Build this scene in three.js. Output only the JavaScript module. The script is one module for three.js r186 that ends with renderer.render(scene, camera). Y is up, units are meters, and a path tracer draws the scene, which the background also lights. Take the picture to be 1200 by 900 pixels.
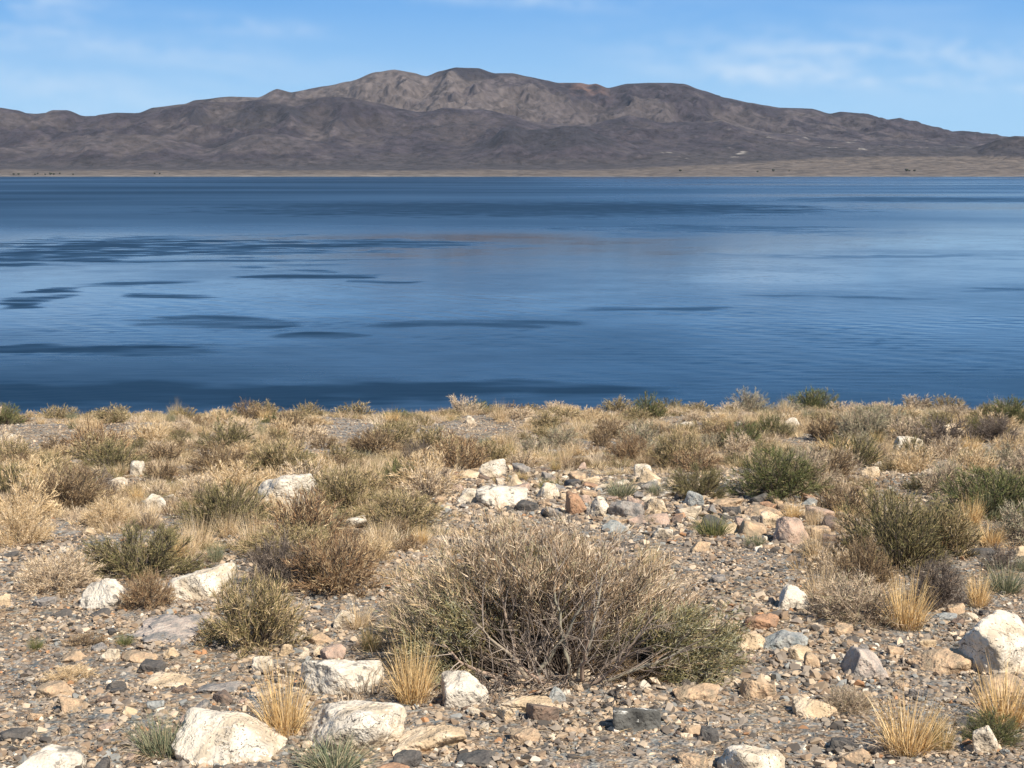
import * as THREE from 'three';
import { mergeVertices, mergeGeometries } from 'three/addons/utils/BufferGeometryUtils.js';
import { ConvexGeometry } from 'three/addons/geometries/ConvexGeometry.js';

// ---------------------------------------------------------------- camera, sky, sun, exposure
const EYE = 1.65, FPX = 1800, PITCH = Math.atan(248 / FPX);
const scene = new THREE.Scene();
const camera = new THREE.PerspectiveCamera(2 * Math.atan(450 / FPX) * 180 / Math.PI, 4 / 3, 0.1, 40000);
camera.position.set(0, EYE, 0);
camera.rotation.x = -PITCH;
const renderer = new THREE.WebGLRenderer({ antialias: true });
renderer.toneMapping = THREE.LinearToneMapping;
renderer.toneMappingExposure = 1.4;
renderer.shadowMap.enabled = true;

// seeded numbers and noise
function rng(seed) { let a = (seed * 2654435761) >>> 0; return () => { a = (a + 0x6D2B79F5) | 0; let t = Math.imul(a ^ (a >>> 15), 1 | a); t = (t + Math.imul(t ^ (t >>> 7), 61 | t)) ^ t; return ((t ^ (t >>> 14)) >>> 0) / 4294967296; }; }
const hash3 = (x, y, z) => { let h = Math.imul(x, 374761393) ^ Math.imul(y, 668265263) ^ Math.imul(z, 2147483647 - 1013); h = Math.imul(h ^ (h >>> 13), 1274126177); h = Math.imul(h ^ (h >>> 16), 2246822519); return ((h ^ (h >>> 15)) >>> 0) / 4294967296; };
const fade = (t) => t * t * (3 - 2 * t);
const mix = (a, b, t) => a + (b - a) * t;
const clamp = (v, a = 0, b = 1) => Math.min(b, Math.max(a, v));
const smooth = (a, b, v) => fade(clamp((v - a) / (b - a)));
function noise2(x, y, s = 0, px = 0, py = 0) {            // value noise in -1..1; px, py: period in cells
  const xi = Math.floor(x), yi = Math.floor(y), u = fade(x - xi), v = fade(y - yi);
  const wx = (k) => px ? ((k % px) + px) % px : k, wy = (k) => py ? ((k % py) + py) % py : k;
  const a = wx(xi), b = wx(xi + 1), c = wy(yi), d = wy(yi + 1);
  return mix(mix(hash3(a, c, s), hash3(b, c, s), u), mix(hash3(a, d, s), hash3(b, d, s), u), v) * 2 - 1;
}
function fbm2(x, y, oct = 4, s = 0, p = 0) { let a = 0.5, r = 0; for (let o = 0; o < oct; o++) { r += a * noise2(x, y, s + o * 17, p, p); x *= 2; y *= 2; p *= 2; a *= 0.5; } return r; }
function noise3(x, y, z, s = 0) {
  const xi = Math.floor(x), yi = Math.floor(y), zi = Math.floor(z), u = fade(x - xi), v = fade(y - yi), w = fade(z - zi);
  const h = (i, j, k) => hash3(xi + i + s * 131, yi + j, zi + k);
  return mix(mix(mix(h(0, 0, 0), h(1, 0, 0), u), mix(h(0, 1, 0), h(1, 1, 0), u), v), mix(mix(h(0, 0, 1), h(1, 0, 1), u), mix(h(0, 1, 1), h(1, 1, 1), u), v), w) * 2 - 1;
}
function fbm3(x, y, z, oct, s) { let a = 0.5, r = 0; for (let o = 0; o < oct; o++) { r += a * noise3(x, y, z, s + o); x *= 2.03; y *= 2.03; z *= 2.03; a *= 0.5; } return r; }

{ // the sky: blue air that pales to the horizon, thin high cirrus all round
  const W = 2048, H = 1024, data = new Float32Array(W * H * 4);
  const stops = [[0, [0.31, 0.505, 0.69]], [2.5, [0.265, 0.465, 0.68]], [6.5, [0.118, 0.305, 0.61]], [14, [0.08, 0.21, 0.45]], [35, [0.05, 0.12, 0.255]], [90, [0.034, 0.078, 0.17]]];
  const wisps = [[35, 14, 95, 20, .8], [295, 38, 75, 9, .55], [985, 72, 220, 26, .55], [1090, 104, 120, 9, .5], [870, 92, 110, 13, .5], [140, 60, 170, 13, .4], [560, 3, 170, 10, .5], [1160, 74, 120, 10, .5], [40, 100, 160, 20, .3]].map(([px, py, w, h, k]) => [(px - 600) / FPX, (202 - py) / FPX, w / FPX, h / FPX, k]);
  for (let j = 0; j < H; j++) {
    const el = ((j + 0.5) / H - 0.5) * 180, e = Math.max(0, el), er = el * Math.PI / 180;
    let k = 0; while (k < stops.length - 2 && e > stops[k + 1][0]) k++;
    const t = clamp((e - stops[k][0]) / (stops[k + 1][0] - stops[k][0]));
    const base = stops[k][1].map((v, n) => mix(v, stops[k + 1][1][n], t));
    for (let i = 0; i < W; i++) {
      const az = ((i + 0.5) / W - 0.5) * Math.PI * 2, o = (j * W + i) * 4;
      let c = 0;
      if (el > 0) {
        const q = 1 / (Math.sin(er) + 0.16), x = Math.cos(az) * Math.cos(er) * q, z = Math.sin(az) * Math.cos(er) * q;
        const wx = x + 0.35 * fbm2(x * 1.7, z * 1.7, 3, 5), wz = z + 0.35 * fbm2(x * 1.7 + 9, z * 1.7, 3, 6);
        const big = smooth(-0.12, 0.42, fbm2(wx * 0.9 + 2.2, wz * 1.9, 3, 11)), fine = 0.55 + 0.9 * fbm2(wx * 3.2, wz * 13, 5, 23);
        c = clamp(big * fine) * 0.24;
        const a = az + Math.PI / 2, f2 = 0.45 + 0.9 * fbm2(a * 34 + 60 * er, er * 130, 4, 29) + 0.8 * fbm2(a * 95 + 200 * er, er * 420, 3, 33);
        if (Math.abs(a) < 0.6 && er < 0.25) for (const [wa, we, ww, wh, k] of wisps) c += k * 1.0 * Math.exp(-(((a - wa) / ww) ** 2) - (((er - we + 0.06 * (a - wa)) / wh) ** 2)) * clamp(f2);
      }
      for (let n = 0; n < 3; n++) data[o + n] = mix(base[n], [0.50, 0.60, 0.71][n], clamp(c));
      data[o + 3] = 1;
    }
  }
  const sky = new THREE.DataTexture(data, W, H, THREE.RGBAFormat, THREE.FloatType);
  sky.mapping = THREE.EquirectangularReflectionMapping; sky.magFilter = THREE.LinearFilter; sky.wrapS = THREE.RepeatWrapping; sky.needsUpdate = true;
  scene.background = sky; scene.environment = sky;
}
const SUN = new THREE.Vector3(0.46, 0.72, 0.52).normalize();
const sun = new THREE.DirectionalLight(new THREE.Color(1.0, 0.92, 0.80), 5.0);
sun.position.copy(SUN).multiplyScalar(60).add(new THREE.Vector3(0, 0, -11)); sun.target.position.set(0, 0, -11); sun.castShadow = true;
Object.assign(sun.shadow.camera, { left: -22, right: 22, top: 22, bottom: -22, near: 1, far: 140 }); sun.shadow.mapSize.set(4096, 4096);
scene.add(sun, sun.target);

// ---------------------------------------------------------------- helpers
const LAKE = -18, CREST = 20.2;
function land(x, z) {                                      // height of the near ground
  const d = -z, crest = CREST + 0.03 * x + 0.9 * noise2(x * 0.23, 3.1, 40);
  let y = -0.07 * d + 0.006 * x + 0.10 * fbm2(x * 0.35, z * 0.35, 3, 50) + 0.035 * fbm2(x * 1.9, z * 1.9, 3, 60);
  y += 0.09 * Math.exp(-(((d - 11.2 - 0.16 * x) / 0.9) ** 2)) * smooth(-1.5, 0, x) * smooth(4.6, 3, x);   // the low swell under the stone heap
  const over = d - crest; if (over > -1.5) { const s = over + 1.5; y -= 0.36 * s * s / (s + 2.2); }
  if (d < 0) y += 0.05 * fbm2(x * 0.1, z * 0.1, 2, 70);
  return Math.max(y, LAKE - 4 - 0.02 * Math.max(0, d - 60));
}
const cp = Math.cos(PITCH), sp = Math.sin(PITCH);
function ray(px, py) { const u = (px - 600) / FPX, v = -(py - 450) / FPX; return new THREE.Vector3(u, v * cp - sp, -cp - v * sp); }
function onGround(px, py) {                                                                // where the sight line of a pixel meets the ground
  const r = ray(px, py); let t = 3;
  for (let k = 0; k < 4000; k++) { const y = EYE + r.y * t; if (y <= land(r.x * t, r.z * t)) break; t += 0.006 * (1 + t * 0.06); if (-r.z * t > CREST - 1) break; }
  return new THREE.Vector3(r.x * t, land(r.x * t, r.z * t), r.z * t);
}
function onLake(px, py) { const r = ray(px, py), t = (LAKE - EYE) / r.y; return [r.x * t, -r.z * t]; }
function heightAt(px, py, z) { const r = ray(px, py); return EYE + r.y * (z / r.z); }
function toPixel(p) { const y = p.y - EYE, depth = -p.z * cp - y * sp; return [600 + FPX * p.x / depth, 450 - FPX * (y * cp - p.z * sp * 1) / depth]; }
const taken = {};
function numbered(n) { taken[n] = (taken[n] ?? -1) + 1; return taken[n] ? `${n}_${String(taken[n]).padStart(3, '0')}` : n; }
function shade(o) { o.castShadow = true; o.receiveShadow = true; return o; }
function mesh(name, geo, mat, parent) { const m = shade(new THREE.Mesh(geo, mat)); m.name = name; if (parent) parent.add(m); return m; }
function thing(name, label, category, group) { const g = new THREE.Group(); g.name = numbered(name); g.userData = { label, category }; if (group) g.userData.group = group; scene.add(g); return g; }
function structure(name, geo, mat, label, kind = 'structure') { const m = mesh(numbered(name), geo, mat); m.userData = { kind, label, category: name.replace(/_/g, ' ').split(' ').pop() }; scene.add(m); return m; }
function tex(size, f, srgb = false, h = size) {
  const d = new Uint8Array(size * h * 4);
  for (let j = 0; j < h; j++) for (let i = 0; i < size; i++) { const c = f(i / size, j / h), o = (j * size + i) * 4; for (let n = 0; n < 3; n++) d[o + n] = clamp(Array.isArray(c) ? c[n] : c) * 255; d[o + 3] = 255; }
  const t = new THREE.DataTexture(d, size, h); t.wrapS = t.wrapT = THREE.RepeatWrapping; t.magFilter = THREE.LinearFilter; t.minFilter = THREE.LinearMipmapLinearFilter; t.generateMipmaps = true; if (srgb) t.colorSpace = THREE.SRGBColorSpace; t.needsUpdate = true; return t;
}
const rep = (t, sx, sy = sx, ox = 0, oy = 0) => { const c = t.clone(); c.repeat.set(sx, sy); c.offset.set(ox, oy); c.needsUpdate = true; return c; };
const lin = (r, g, b) => new THREE.Color().setRGB(r, g, b);

// ---------------------------------------------------------------- far shore and mountains
const profile = (points, D) => { const w = points.map(([px, py]) => { const r = ray(px, py), t = -D / r.z; return [r.x * t, EYE + r.y * t]; }); return (x) => { if (x <= w[0][0]) return w[0][1]; for (let k = 1; k < w.length; k++) if (x < w[k][0]) { const t = (x - w[k - 1][0]) / (w[k][0] - w[k - 1][0]); return mix(w[k - 1][1], w[k][1], t * 0.5 + fade(t) * 0.5); } return w[w.length - 1][1]; }; };
const SHORE = 7000;
scene.fog = new THREE.FogExp2(lin(0.62, 0.76, 1.0), 8e-6);
const ridges = [
  { D: 12300, front: 2300, back: 2500, p: [[-250, 122], [-150, 118], [0, 130], [40, 133], [75, 130], [100, 136], [130, 135], [165, 132], [180, 126], [215, 122], [230, 117], [270, 113], [303, 114], [325, 104], [342, 108], [380, 101], [410, 95], [440, 84], [462, 81], [480, 84], [500, 89], [515, 83], [535, 79], [560, 80], [580, 86], [600, 86], [620, 90], [640, 94], [655, 97], [680, 97], [690, 99], [698, 98], [712, 103], [735, 98], [760, 97], [785, 97], [800, 98], [825, 106], [850, 114], [880, 120], [897, 123], [915, 126], [950, 127], [972, 133], [985, 131], [1010, 133], [1040, 140], [1055, 138], [1075, 145], [1100, 150], [1112, 154], [1130, 153], [1150, 156], [1170, 160], [1200, 164], [1400, 168]] },
  { D: 10300, front: 1500, back: 900, p: [[-250, 134], [-150, 128], [0, 126], [20, 129], [45, 137], [65, 129], [80, 129], [105, 138], [120, 134], [137, 132], [175, 133], [200, 127], [225, 121], [245, 119], [270, 119], [300, 117], [330, 115], [360, 115], [385, 113], [410, 114], [440, 120], [470, 127], [490, 131], [505, 130], [520, 126], [545, 128], [565, 128], [600, 135], [625, 143], [660, 146], [690, 146], [715, 140], [735, 135], [752, 138], [775, 144], [830, 142], [842, 139], [860, 146], [900, 155], [1000, 166], [1200, 182], [1400, 186]] },
  { D: 9100, front: 700, back: 600, p: [[-250, 176], [-100, 170], [0, 172], [60, 175], [90, 163], [120, 158], [160, 157], [190, 159], [215, 166], [250, 174], [285, 161], [300, 157], [330, 158], [370, 165], [420, 174], [480, 178], [540, 174], [575, 162], [590, 149], [602, 146], [615, 152], [640, 151], [660, 147], [680, 147], [700, 157], [720, 162], [760, 174], [820, 182], [900, 186], [1130, 190], [1150, 174], [1170, 163], [1190, 159], [1215, 160], [1240, 172], [1400, 188]] },
];
for (const r of ridges) r.h = profile(r.p, r.D);
const fanTop = profile([[-250, 185], [0, 186], [400, 184], [700, 180], [900, 177], [1200, 176], [1400, 176]], 9300);
function gully(x, d, s) { const w = 120 * fbm2(x / 420, d / 520, 3, s + 3); let a = 0, amp = 0.5, fx = (x + w) / 310, fz = (d + 0.6 * w) / 520; for (let o = 0; o < 5; o++) { const q = 1 - Math.abs(noise2(fx, fz, s + o * 7)) * 1.9; a += amp * q * (o ? 0.55 + 0.45 * clamp(a + 0.4) : 1); const t = fx; fx = fx * 1.9 + fz * 0.5 + 3; fz = fz * 2.0 - t * 0.35; amp *= 0.55; } return a; }
function far(x, d) {                                       // [height, which ridge, steepness of its flank]
  const t = clamp((d - SHORE) / 2300), s = d - SHORE;
  let y = LAKE - 1 + Math.min(1, s / 60 + 0) * 1.5 + s * 0.012 * smooth(0, 300, s) + (fanTop(x * 9300 / d) - LAKE - 27) * Math.pow(t, 1.7);
  y += (1 + 2.5 * t) * fbm2(x / 300, d / 260, 4, 80) * smooth(0, 400, s);
  let which = -1, lift = 0, wash = 0;
  const base = y;
  ridges.forEach((r, k) => {
    const wob = 130 * fbm2(x / 900, k * 7.7, 3, 90 + k), q = d - r.D - wob * 0.6, f = clamp(1 - (q < 0 ? -q / r.front : q / r.back));
    if (f <= 0) return;
    const sh = Math.pow(f, 1.25), g = gully(x, d, 100 + k * 31), full = r.h(x) - base;
    let h = full * (sh + 1.4 * (g - 0.30) * f * f * (1 - f)) + (9 + 0.015 * Math.abs(full)) * fbm2(x / 60, d / 70, 4, 130 + k) * (1 - Math.pow(f, 8)) * (0.2 + 0.8 * smooth(0.1, 0.5, f));
    if (h > lift) { lift = h; which = k; wash = g; }
  });
  return [base + Math.max(0, lift), which, lift, wash];
}
{
  const NX = 860, NZ = 420, pos = [], col = [], uv = [], idx = [];
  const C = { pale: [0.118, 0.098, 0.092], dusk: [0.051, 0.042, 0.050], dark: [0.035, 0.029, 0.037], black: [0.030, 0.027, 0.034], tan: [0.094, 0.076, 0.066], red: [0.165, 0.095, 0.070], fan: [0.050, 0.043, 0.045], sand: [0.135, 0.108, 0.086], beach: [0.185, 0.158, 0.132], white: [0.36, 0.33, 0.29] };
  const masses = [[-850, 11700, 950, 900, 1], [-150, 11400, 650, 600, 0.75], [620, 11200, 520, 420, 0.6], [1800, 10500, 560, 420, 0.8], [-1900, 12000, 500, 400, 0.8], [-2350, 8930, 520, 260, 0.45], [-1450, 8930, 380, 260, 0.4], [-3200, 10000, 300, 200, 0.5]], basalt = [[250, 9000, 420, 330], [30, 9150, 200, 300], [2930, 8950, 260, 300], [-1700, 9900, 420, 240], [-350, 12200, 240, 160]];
  const lerp3 = (a, b, t) => [mix(a[0], b[0], t), mix(a[1], b[1], t), mix(a[2], b[2], t)];
  const near2 = (px, py, cx, cy, rx, ry) => Math.exp(-(((px - cx) / rx) ** 2) - (((py - cy) / ry) ** 2));
  for (let j = 0; j <= NZ; j++) {
    const d = j < 60 ? SHORE - 60 + j * 14 : SHORE + 780 + (j - 60) * (5700 / (NZ - 60));
    for (let i = 0; i <= NX; i++) {
      const x = (i / NX * 2 - 1) * 0.46 * d, [y, which, lift, wash] = far(x, d);
      pos.push(x, y, -d); uv.push(x, d);
      const [px, py] = toPixel(new THREE.Vector3(x, y, -d));
      const n1 = fbm2(x / 520, d / 520, 4, 200), n2 = fbm2(x / 130, d / 150, 4, 210), n3 = fbm2(x / 40, d / 40, 3, 220);
      // alluvial fan: cloud shade coloured into the dark pavement above, sandy plain below, a paler band along the water
      const s = d - SHORE, up = y - LAKE + 9 * n1 + 5 * n2, edge = 24 + 72 * smooth(100, 2300, x);
      let c = lerp3(C.sand, C.fan, smooth(edge, edge + 16, up));
      c = lerp3(c, C.sand, 0.6 * smooth(500, 2400, x) * smooth(0.05, 0.4, n1 + 0.2) * smooth(130, 70, up));
      c = lerp3(c, C.beach, smooth(10, 4, up));
      if (which >= 0) {                                      // dark volcanic rock with some cloud shadow painted in; masses of paler granite and tuff
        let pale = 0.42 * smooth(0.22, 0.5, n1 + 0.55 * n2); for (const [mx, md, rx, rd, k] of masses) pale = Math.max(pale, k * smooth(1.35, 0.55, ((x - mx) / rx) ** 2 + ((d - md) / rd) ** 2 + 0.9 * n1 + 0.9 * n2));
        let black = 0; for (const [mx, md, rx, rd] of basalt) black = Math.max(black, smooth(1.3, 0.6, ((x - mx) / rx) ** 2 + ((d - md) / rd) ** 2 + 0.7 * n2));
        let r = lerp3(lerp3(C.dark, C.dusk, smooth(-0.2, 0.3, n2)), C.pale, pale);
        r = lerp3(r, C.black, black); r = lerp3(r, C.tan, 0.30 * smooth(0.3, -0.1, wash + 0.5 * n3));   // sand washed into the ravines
        r = lerp3(r, C.red, 0.75 * smooth(280, 420, x) * smooth(800, 650, x) * smooth(11700, 12100, d) * smooth(-0.3, 0.2, n2));
        c = lerp3(c, r, smooth(5, 45, lift + 18 * n2));
      }
      c = lerp3(c, C.white, 0.8 * smooth(0.42, 0.5, fbm2(x / 90, d / 60, 3, 240)) * smooth(0.1, 0.3, n1 + 0.35 * smooth(300, 2000, x) - 0.15) * smooth(1300, 1900, s) * smooth(4200, 3000, s) * smooth(100, 500, x));   // bare pale outcrops
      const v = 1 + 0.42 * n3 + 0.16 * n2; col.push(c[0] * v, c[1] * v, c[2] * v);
    }
  }
  for (let j = 0; j < NZ; j++) for (let i = 0; i < NX; i++) { const a = j * (NX + 1) + i, b = a + 1, c = a + NX + 1, e = c + 1; idx.push(a, b, e, a, e, c); }
  const g = new THREE.BufferGeometry();
  g.setAttribute('position', new THREE.Float32BufferAttribute(pos, 3)); g.setAttribute('color', new THREE.Float32BufferAttribute(col, 3)); g.setAttribute('uv', new THREE.Float32BufferAttribute(uv, 2)); g.setIndex(idx); g.computeVertexNormals();
  const rough = tex(512, (u, v) => 0.5 + 0.75 * fbm2(u * 8, v * 8, 6, 300, 8)), tone = tex(512, (u, v) => 0.80 + 0.62 * fbm2(u * 16, v * 16, 5, 310, 16));
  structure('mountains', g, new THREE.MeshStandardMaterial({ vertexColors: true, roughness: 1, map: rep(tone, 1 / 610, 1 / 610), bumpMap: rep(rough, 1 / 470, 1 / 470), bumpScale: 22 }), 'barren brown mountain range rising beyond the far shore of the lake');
}

// ---------------------------------------------------------------- the lake
const gusts = [[335, 324, 150, 8, 1], [200, 349, 115, 7, 1], [245, 379, 120, 13, .8], [50, 341, 60, 8, 1], [10, 357, 70, 16, 1], [130, 334, 110, 9, .7], [60, 410, 340, 11, .9], [215, 417, 180, 10, .6], [360, 397, 125, 9, .8], [560, 380, 240, 9, .55], [775, 362, 190, 6, .5], [500, 464, 430, 28, .8], [170, 462, 500, 26, .75], [230, 290, 440, 15, .9], [60, 296, 300, 26, .9], [420, 287, 240, 12, .7], [190, 280, 220, 8, .6], [90, 283, 160, 8, .5], [350, 316, 130, 5, .8], [340, 305, 300, 4, .6], [480, 330, 60, 5, .7], [620, 245, 700, 16, .55], [850, 270, 330, 10, .4], [760, 243, 400, 7, .5], [1080, 234, 320, 6, .45], [1010, 300, 300, 5, .3], [1180, 340, 160, 5, .3], [980, 348, 220, 5, .35]].map(([px, py, w, h, k]) => { const [x, d] = onLake(px, py), [x2] = onLake(px + w / 2, py), [, d2] = onLake(px, py - h / 2), [, d3] = onLake(px, py + h / 2); return [x, (d2 + d3) / 2, x2 - x, (d2 - d3) / 2, k]; });
function ruffled(x, d) {                                    // 0 calm .. 1 ruffled by the wind
  let r = 0.10;
  if (d < 900) r += 0.24 * fbm2(x / 55, d / 48, 4, 420) * smooth(900, 260, d);
  if (d > 250) r += 0.42 * fbm2(x / 420, d / 190, 4, 430) * smooth(250, 700, d);
  r += 0.46 * smooth(430, 600, d) * smooth(330, -60, x) + 0.20 * smooth(480, 1300, d) + 0.46 * smooth(215, 125, d) + 0.12 * smooth(0, 120, x) * smooth(330, 150, d);
  if (d > 300 && d < 520 && x < 60) r += 0.34 * smooth(0.1, 0.3, fbm2(x / 60 + 3, d / 30, 4, 440)) * smooth(300, 340, d) * smooth(520, 470, d) * smooth(60, -10, x);
  let wx, wd, fray, comb;
  for (const [gx, gd, rx, rd, k] of gusts) {
    if (((x - gx) / rx) ** 2 + ((d - gd) / rd) ** 2 > 7) continue;
    if (wx === undefined) { wx = x + 0.05 * d * fbm2(x / 16, d / 14, 4, 400); wd = d + 0.05 * d * fbm2(x / 22 + 7, d / 15, 4, 410); fray = 1.9 * fbm2(x / 7, d / 5, 4, 450) + 0.8 * fbm2(x / 34, d / 13, 3, 455); comb = clamp(0.62 + 1.3 * fbm2(x / 11 + d / 30, d / 3.2, 3, 460)); }
    const q = ((wx - gx) / rx) ** 2 + ((wd - gd) / rd) ** 2; if (q < 3) r += k * 0.95 * smooth(1.6, 0.1, q + 0.8 * fray) * (0.25 + 0.75 * comb);
  }
  if (d < 700) r += (0.09 * fbm2(x / 12, d / 9, 3, 470) + 0.06 * fbm2(x / 3.2, d / 2.6, 2, 475)) * smooth(700, 300, d);
  return clamp(r);
}
{
  const calm = 0.075, rough = 0.52;
  const rw = rng(77), trains = []; for (let k = 0; k < 36; k++) { const m = 4 + Math.floor(rw() * 30), n = Math.round((rw() - 0.42) * m * 1.5), f = Math.hypot(m, n); trains.push([n, m, 0.55 / (2 + f) * (0.5 + 0.5 * rw()), rw() * 6.28]); }
  const ripple = tex(768, (u, v) => { let s = 0.5; const g = 0.55 + 0.9 * fbm2(u * 5, v * 5, 3, 510, 5); for (const [n, m, a, p] of trains) s += a * g * Math.sin(6.28318 * (u * n + v * m) + p); return s; });
  const rv = rng(91), swell = []; for (let k = 0; k < 16; k++) { const L = 1.7 + 4.2 * rv() * rv(), a = 1.25 + (rv() - 0.5) * 1.5, q = 6.2832 / L; swell.push([Math.cos(a) * q, Math.sin(a) * q, L * 0.0036 * (0.5 + rv()), rv() * 6.28]); }
  const heave = (x, d) => { const k = smooth(330, 170, d) * smooth(120, 90, Math.abs(x)); if (k <= 0) return 0; let h = 0; for (const [u, v, a, p] of swell) h += a * Math.sin(u * x + v * d + p); return h * k * (0.6 + 0.9 * fbm2(x / 14, d / 12, 3, 490)); };
  const mk = (name, xs, ds, d0, tw, th, W, H, bump, words) => {
    const t = tex(W, (u, v) => { const q = ruffled((u - 0.5) * tw, d0 + v * th); return [0, mix(calm, rough, q), 0]; }, false, H);
    t.wrapS = t.wrapT = THREE.MirroredRepeatWrapping;
    const g = new THREE.BufferGeometry(), pos = [], uv = [], idx = [], NX = xs.length;
    for (const d of ds) for (const x of xs) { pos.push(x, LAKE + heave(x, d), -d); uv.push(x, d); }
    for (let j = 0; j < ds.length - 1; j++) for (let i = 0; i < NX - 1; i++) { const a = j * NX + i; idx.push(a, a + 1, a + NX + 1, a, a + NX + 1, a + NX); }
    g.setAttribute('position', new THREE.Float32BufferAttribute(pos, 3)); g.setAttribute('uv', new THREE.Float32BufferAttribute(uv, 2)); g.setIndex(idx); g.computeVertexNormals();
    const m = new THREE.MeshPhysicalMaterial({ color: lin(0.002, 0.018, 0.042), roughness: 1, roughnessMap: rep(t, 1 / tw, 1 / th, 0.5, -d0 / th), bumpMap: rep(ripple, 1 / 31, 1 / 31), bumpScale: bump, ior: 1.333, metalness: 0 });
    return structure(name, g, m, words);
  };
  const xs = [-3000, -500]; for (let x = -121; x <= 121; x += 0.85) xs.push(x); xs.push(500, 3000);
  const ds = [40, 80]; for (let d = 105; d < 335; d += 0.55 + (d - 105) * 0.002) ds.push(d); ds.push(340, 500, 900);
  mk('lake', xs, ds, 40, 1040, 860, 1344, 1024, 0.03, 'wind-ruffled blue lake water below the bank');
  mk('lake', [-9000, 0, 9000], [900, 3000, 7200], 900, 5200, 6300, 1024, 896, 0.03, 'open blue lake water reaching to the far shore');
}

// ---------------------------------------------------------------- near ground
const bareSpots = [[20, 512, 75, 16], [150, 508, 40, 14], [410, 507, 45, 15], [550, 508, 60, 16], [250, 740, 150, 80], [60, 720, 120, 110], [830, 690, 150, 75], [900, 820, 260, 110], [140, 850, 260, 70], [620, 880, 260, 60], [720, 600, 150, 40], [1100, 800, 200, 100]];
function bareness(px, py) { let b = 0; for (const [x, y, rx, ry] of bareSpots) b = Math.max(b, smooth(1.3, 0.7, ((px - x) / rx) ** 2 + ((py - y) / ry) ** 2)); return b; }
{
  const xs = [], zs = [];
  for (let k = -130; k <= 130; k++) xs.push(Math.sign(k) * (Math.abs(k) * 0.055 + Math.pow(Math.abs(k) / 130, 5) * 260));
  for (let k = 0; k <= 12; k++) zs.push(60 - k * 4.9); for (let k = 0; k < 330; k++) zs.push(0.8 - k * 0.06 - 0.0 * k); let z = -19; while (z > -78) { z -= 0.25 + (-19 - z) * 0.05; zs.push(z); }
  const pos = [], col = [], uv = [], idx = [];
  for (const z of zs) for (const x of xs) {
    pos.push(x, land(x, z) + (z < 0.8 && z > -19 && Math.abs(x) < 9 ? 0.012 * fbm2(x * 9, z * 9, 3, 600) : 0), z); uv.push(x, z);
    const n = fbm2(x * 0.8, z * 0.8, 4, 610), m = fbm2(x * 3.1, z * 3.1, 3, 620), t = smooth(-0.25, 0.35, n + 0.5 * m);
    col.push(mix(0.355, 0.42, t), mix(0.305, 0.325, t), mix(0.25, 0.225, t));       // grey grit and browner soil in patches
  }
  const NX = xs.length; for (let j = 0; j < zs.length - 1; j++) for (let i = 0; i < NX - 1; i++) { const a = j * NX + i; idx.push(a, a + 1, a + NX, a + 1, a + NX + 1, a + NX); }
  const g = new THREE.BufferGeometry(); g.setAttribute('position', new THREE.Float32BufferAttribute(pos, 3)); g.setAttribute('color', new THREE.Float32BufferAttribute(col, 3)); g.setAttribute('uv', new THREE.Float32BufferAttribute(uv, 2)); g.setIndex(idx); g.computeVertexNormals();
  const grit = tex(1024, (u, v) => { const a = noise2(u * 256, v * 256, 700, 256, 256), b = noise2(u * 128, v * 128, 701, 128, 128), c = fbm2(u * 24, v * 24, 4, 702, 24); const k = 0.80 + 0.20 * a + 0.14 * b + 0.24 * c, w = noise2(u * 90, v * 90, 703, 90, 90) * 0.09; return [k + w, k, k - w]; }, true);
  const bump = tex(1024, (u, v) => 0.5 + 0.25 * noise2(u * 256, v * 256, 700, 256, 256) + 0.25 * noise2(u * 110, v * 110, 704, 110, 110));
  structure('ground', g, new THREE.MeshStandardMaterial({ vertexColors: true, roughness: 1, map: rep(grit, 1 / 2.3, 1 / 2.3), bumpMap: rep(bump, 1 / 1.9, 1 / 1.9), bumpScale: 0.012 }), 'stony desert ground sloping down to the edge of the lake bank');
}

// ---------------------------------------------------------------- stones
function stoneShape(seed, detail, planes = 12, sharp = 14, rough = 0.05) {
  const r = rng(seed), g0 = new THREE.IcosahedronGeometry(1, detail); g0.deleteAttribute('uv'); g0.deleteAttribute('normal');
  const g = mergeVertices(g0, 1e-4), p = g.attributes.position, v = new THREE.Vector3(), N = [];
  for (let k = 0; k < planes; k++) { const z = r() * 2 - 1, a = r() * 6.283, s = Math.sqrt(1 - z * z); N.push([new THREE.Vector3(s * Math.cos(a), z, s * Math.sin(a)), 0.55 + 0.45 * r()]); }
  for (const a of [[1, 0, 0], [-1, 0, 0], [0, 1, 0], [0, -1, 0], [0, 0, 1], [0, 0, -1]]) N.push([new THREE.Vector3(...a).addScaledVector(new THREE.Vector3(r() - .5, r() - .5, r() - .5), 0.5).normalize(), 0.8 + 0.2 * r()]);
  for (let i = 0; i < p.count; i++) {
    v.fromBufferAttribute(p, i).normalize(); let s = 0; for (const [n, k] of N) { const q = n.dot(v); if (q > 0) s += Math.pow(q / k, sharp); }
    const rad = Math.pow(s, -1 / sharp) * (1 + rough * 2 * fbm3(v.x * 2.2, v.y * 2.2, v.z * 2.2, 4, seed % 97) + rough * 0.7 * fbm3(v.x * 9, v.y * 9, v.z * 9, 2, seed % 89));
    p.setXYZ(i, v.x * rad, v.y * rad, v.z * rad);
  }
  g.computeBoundingBox(); const b = g.boundingBox, c = b.getCenter(new THREE.Vector3()), s = b.getSize(new THREE.Vector3());
  g.translate(-c.x, -c.y, -c.z); g.scale(1 / s.x, 1 / s.y, 1 / s.z); return g;
}
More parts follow.
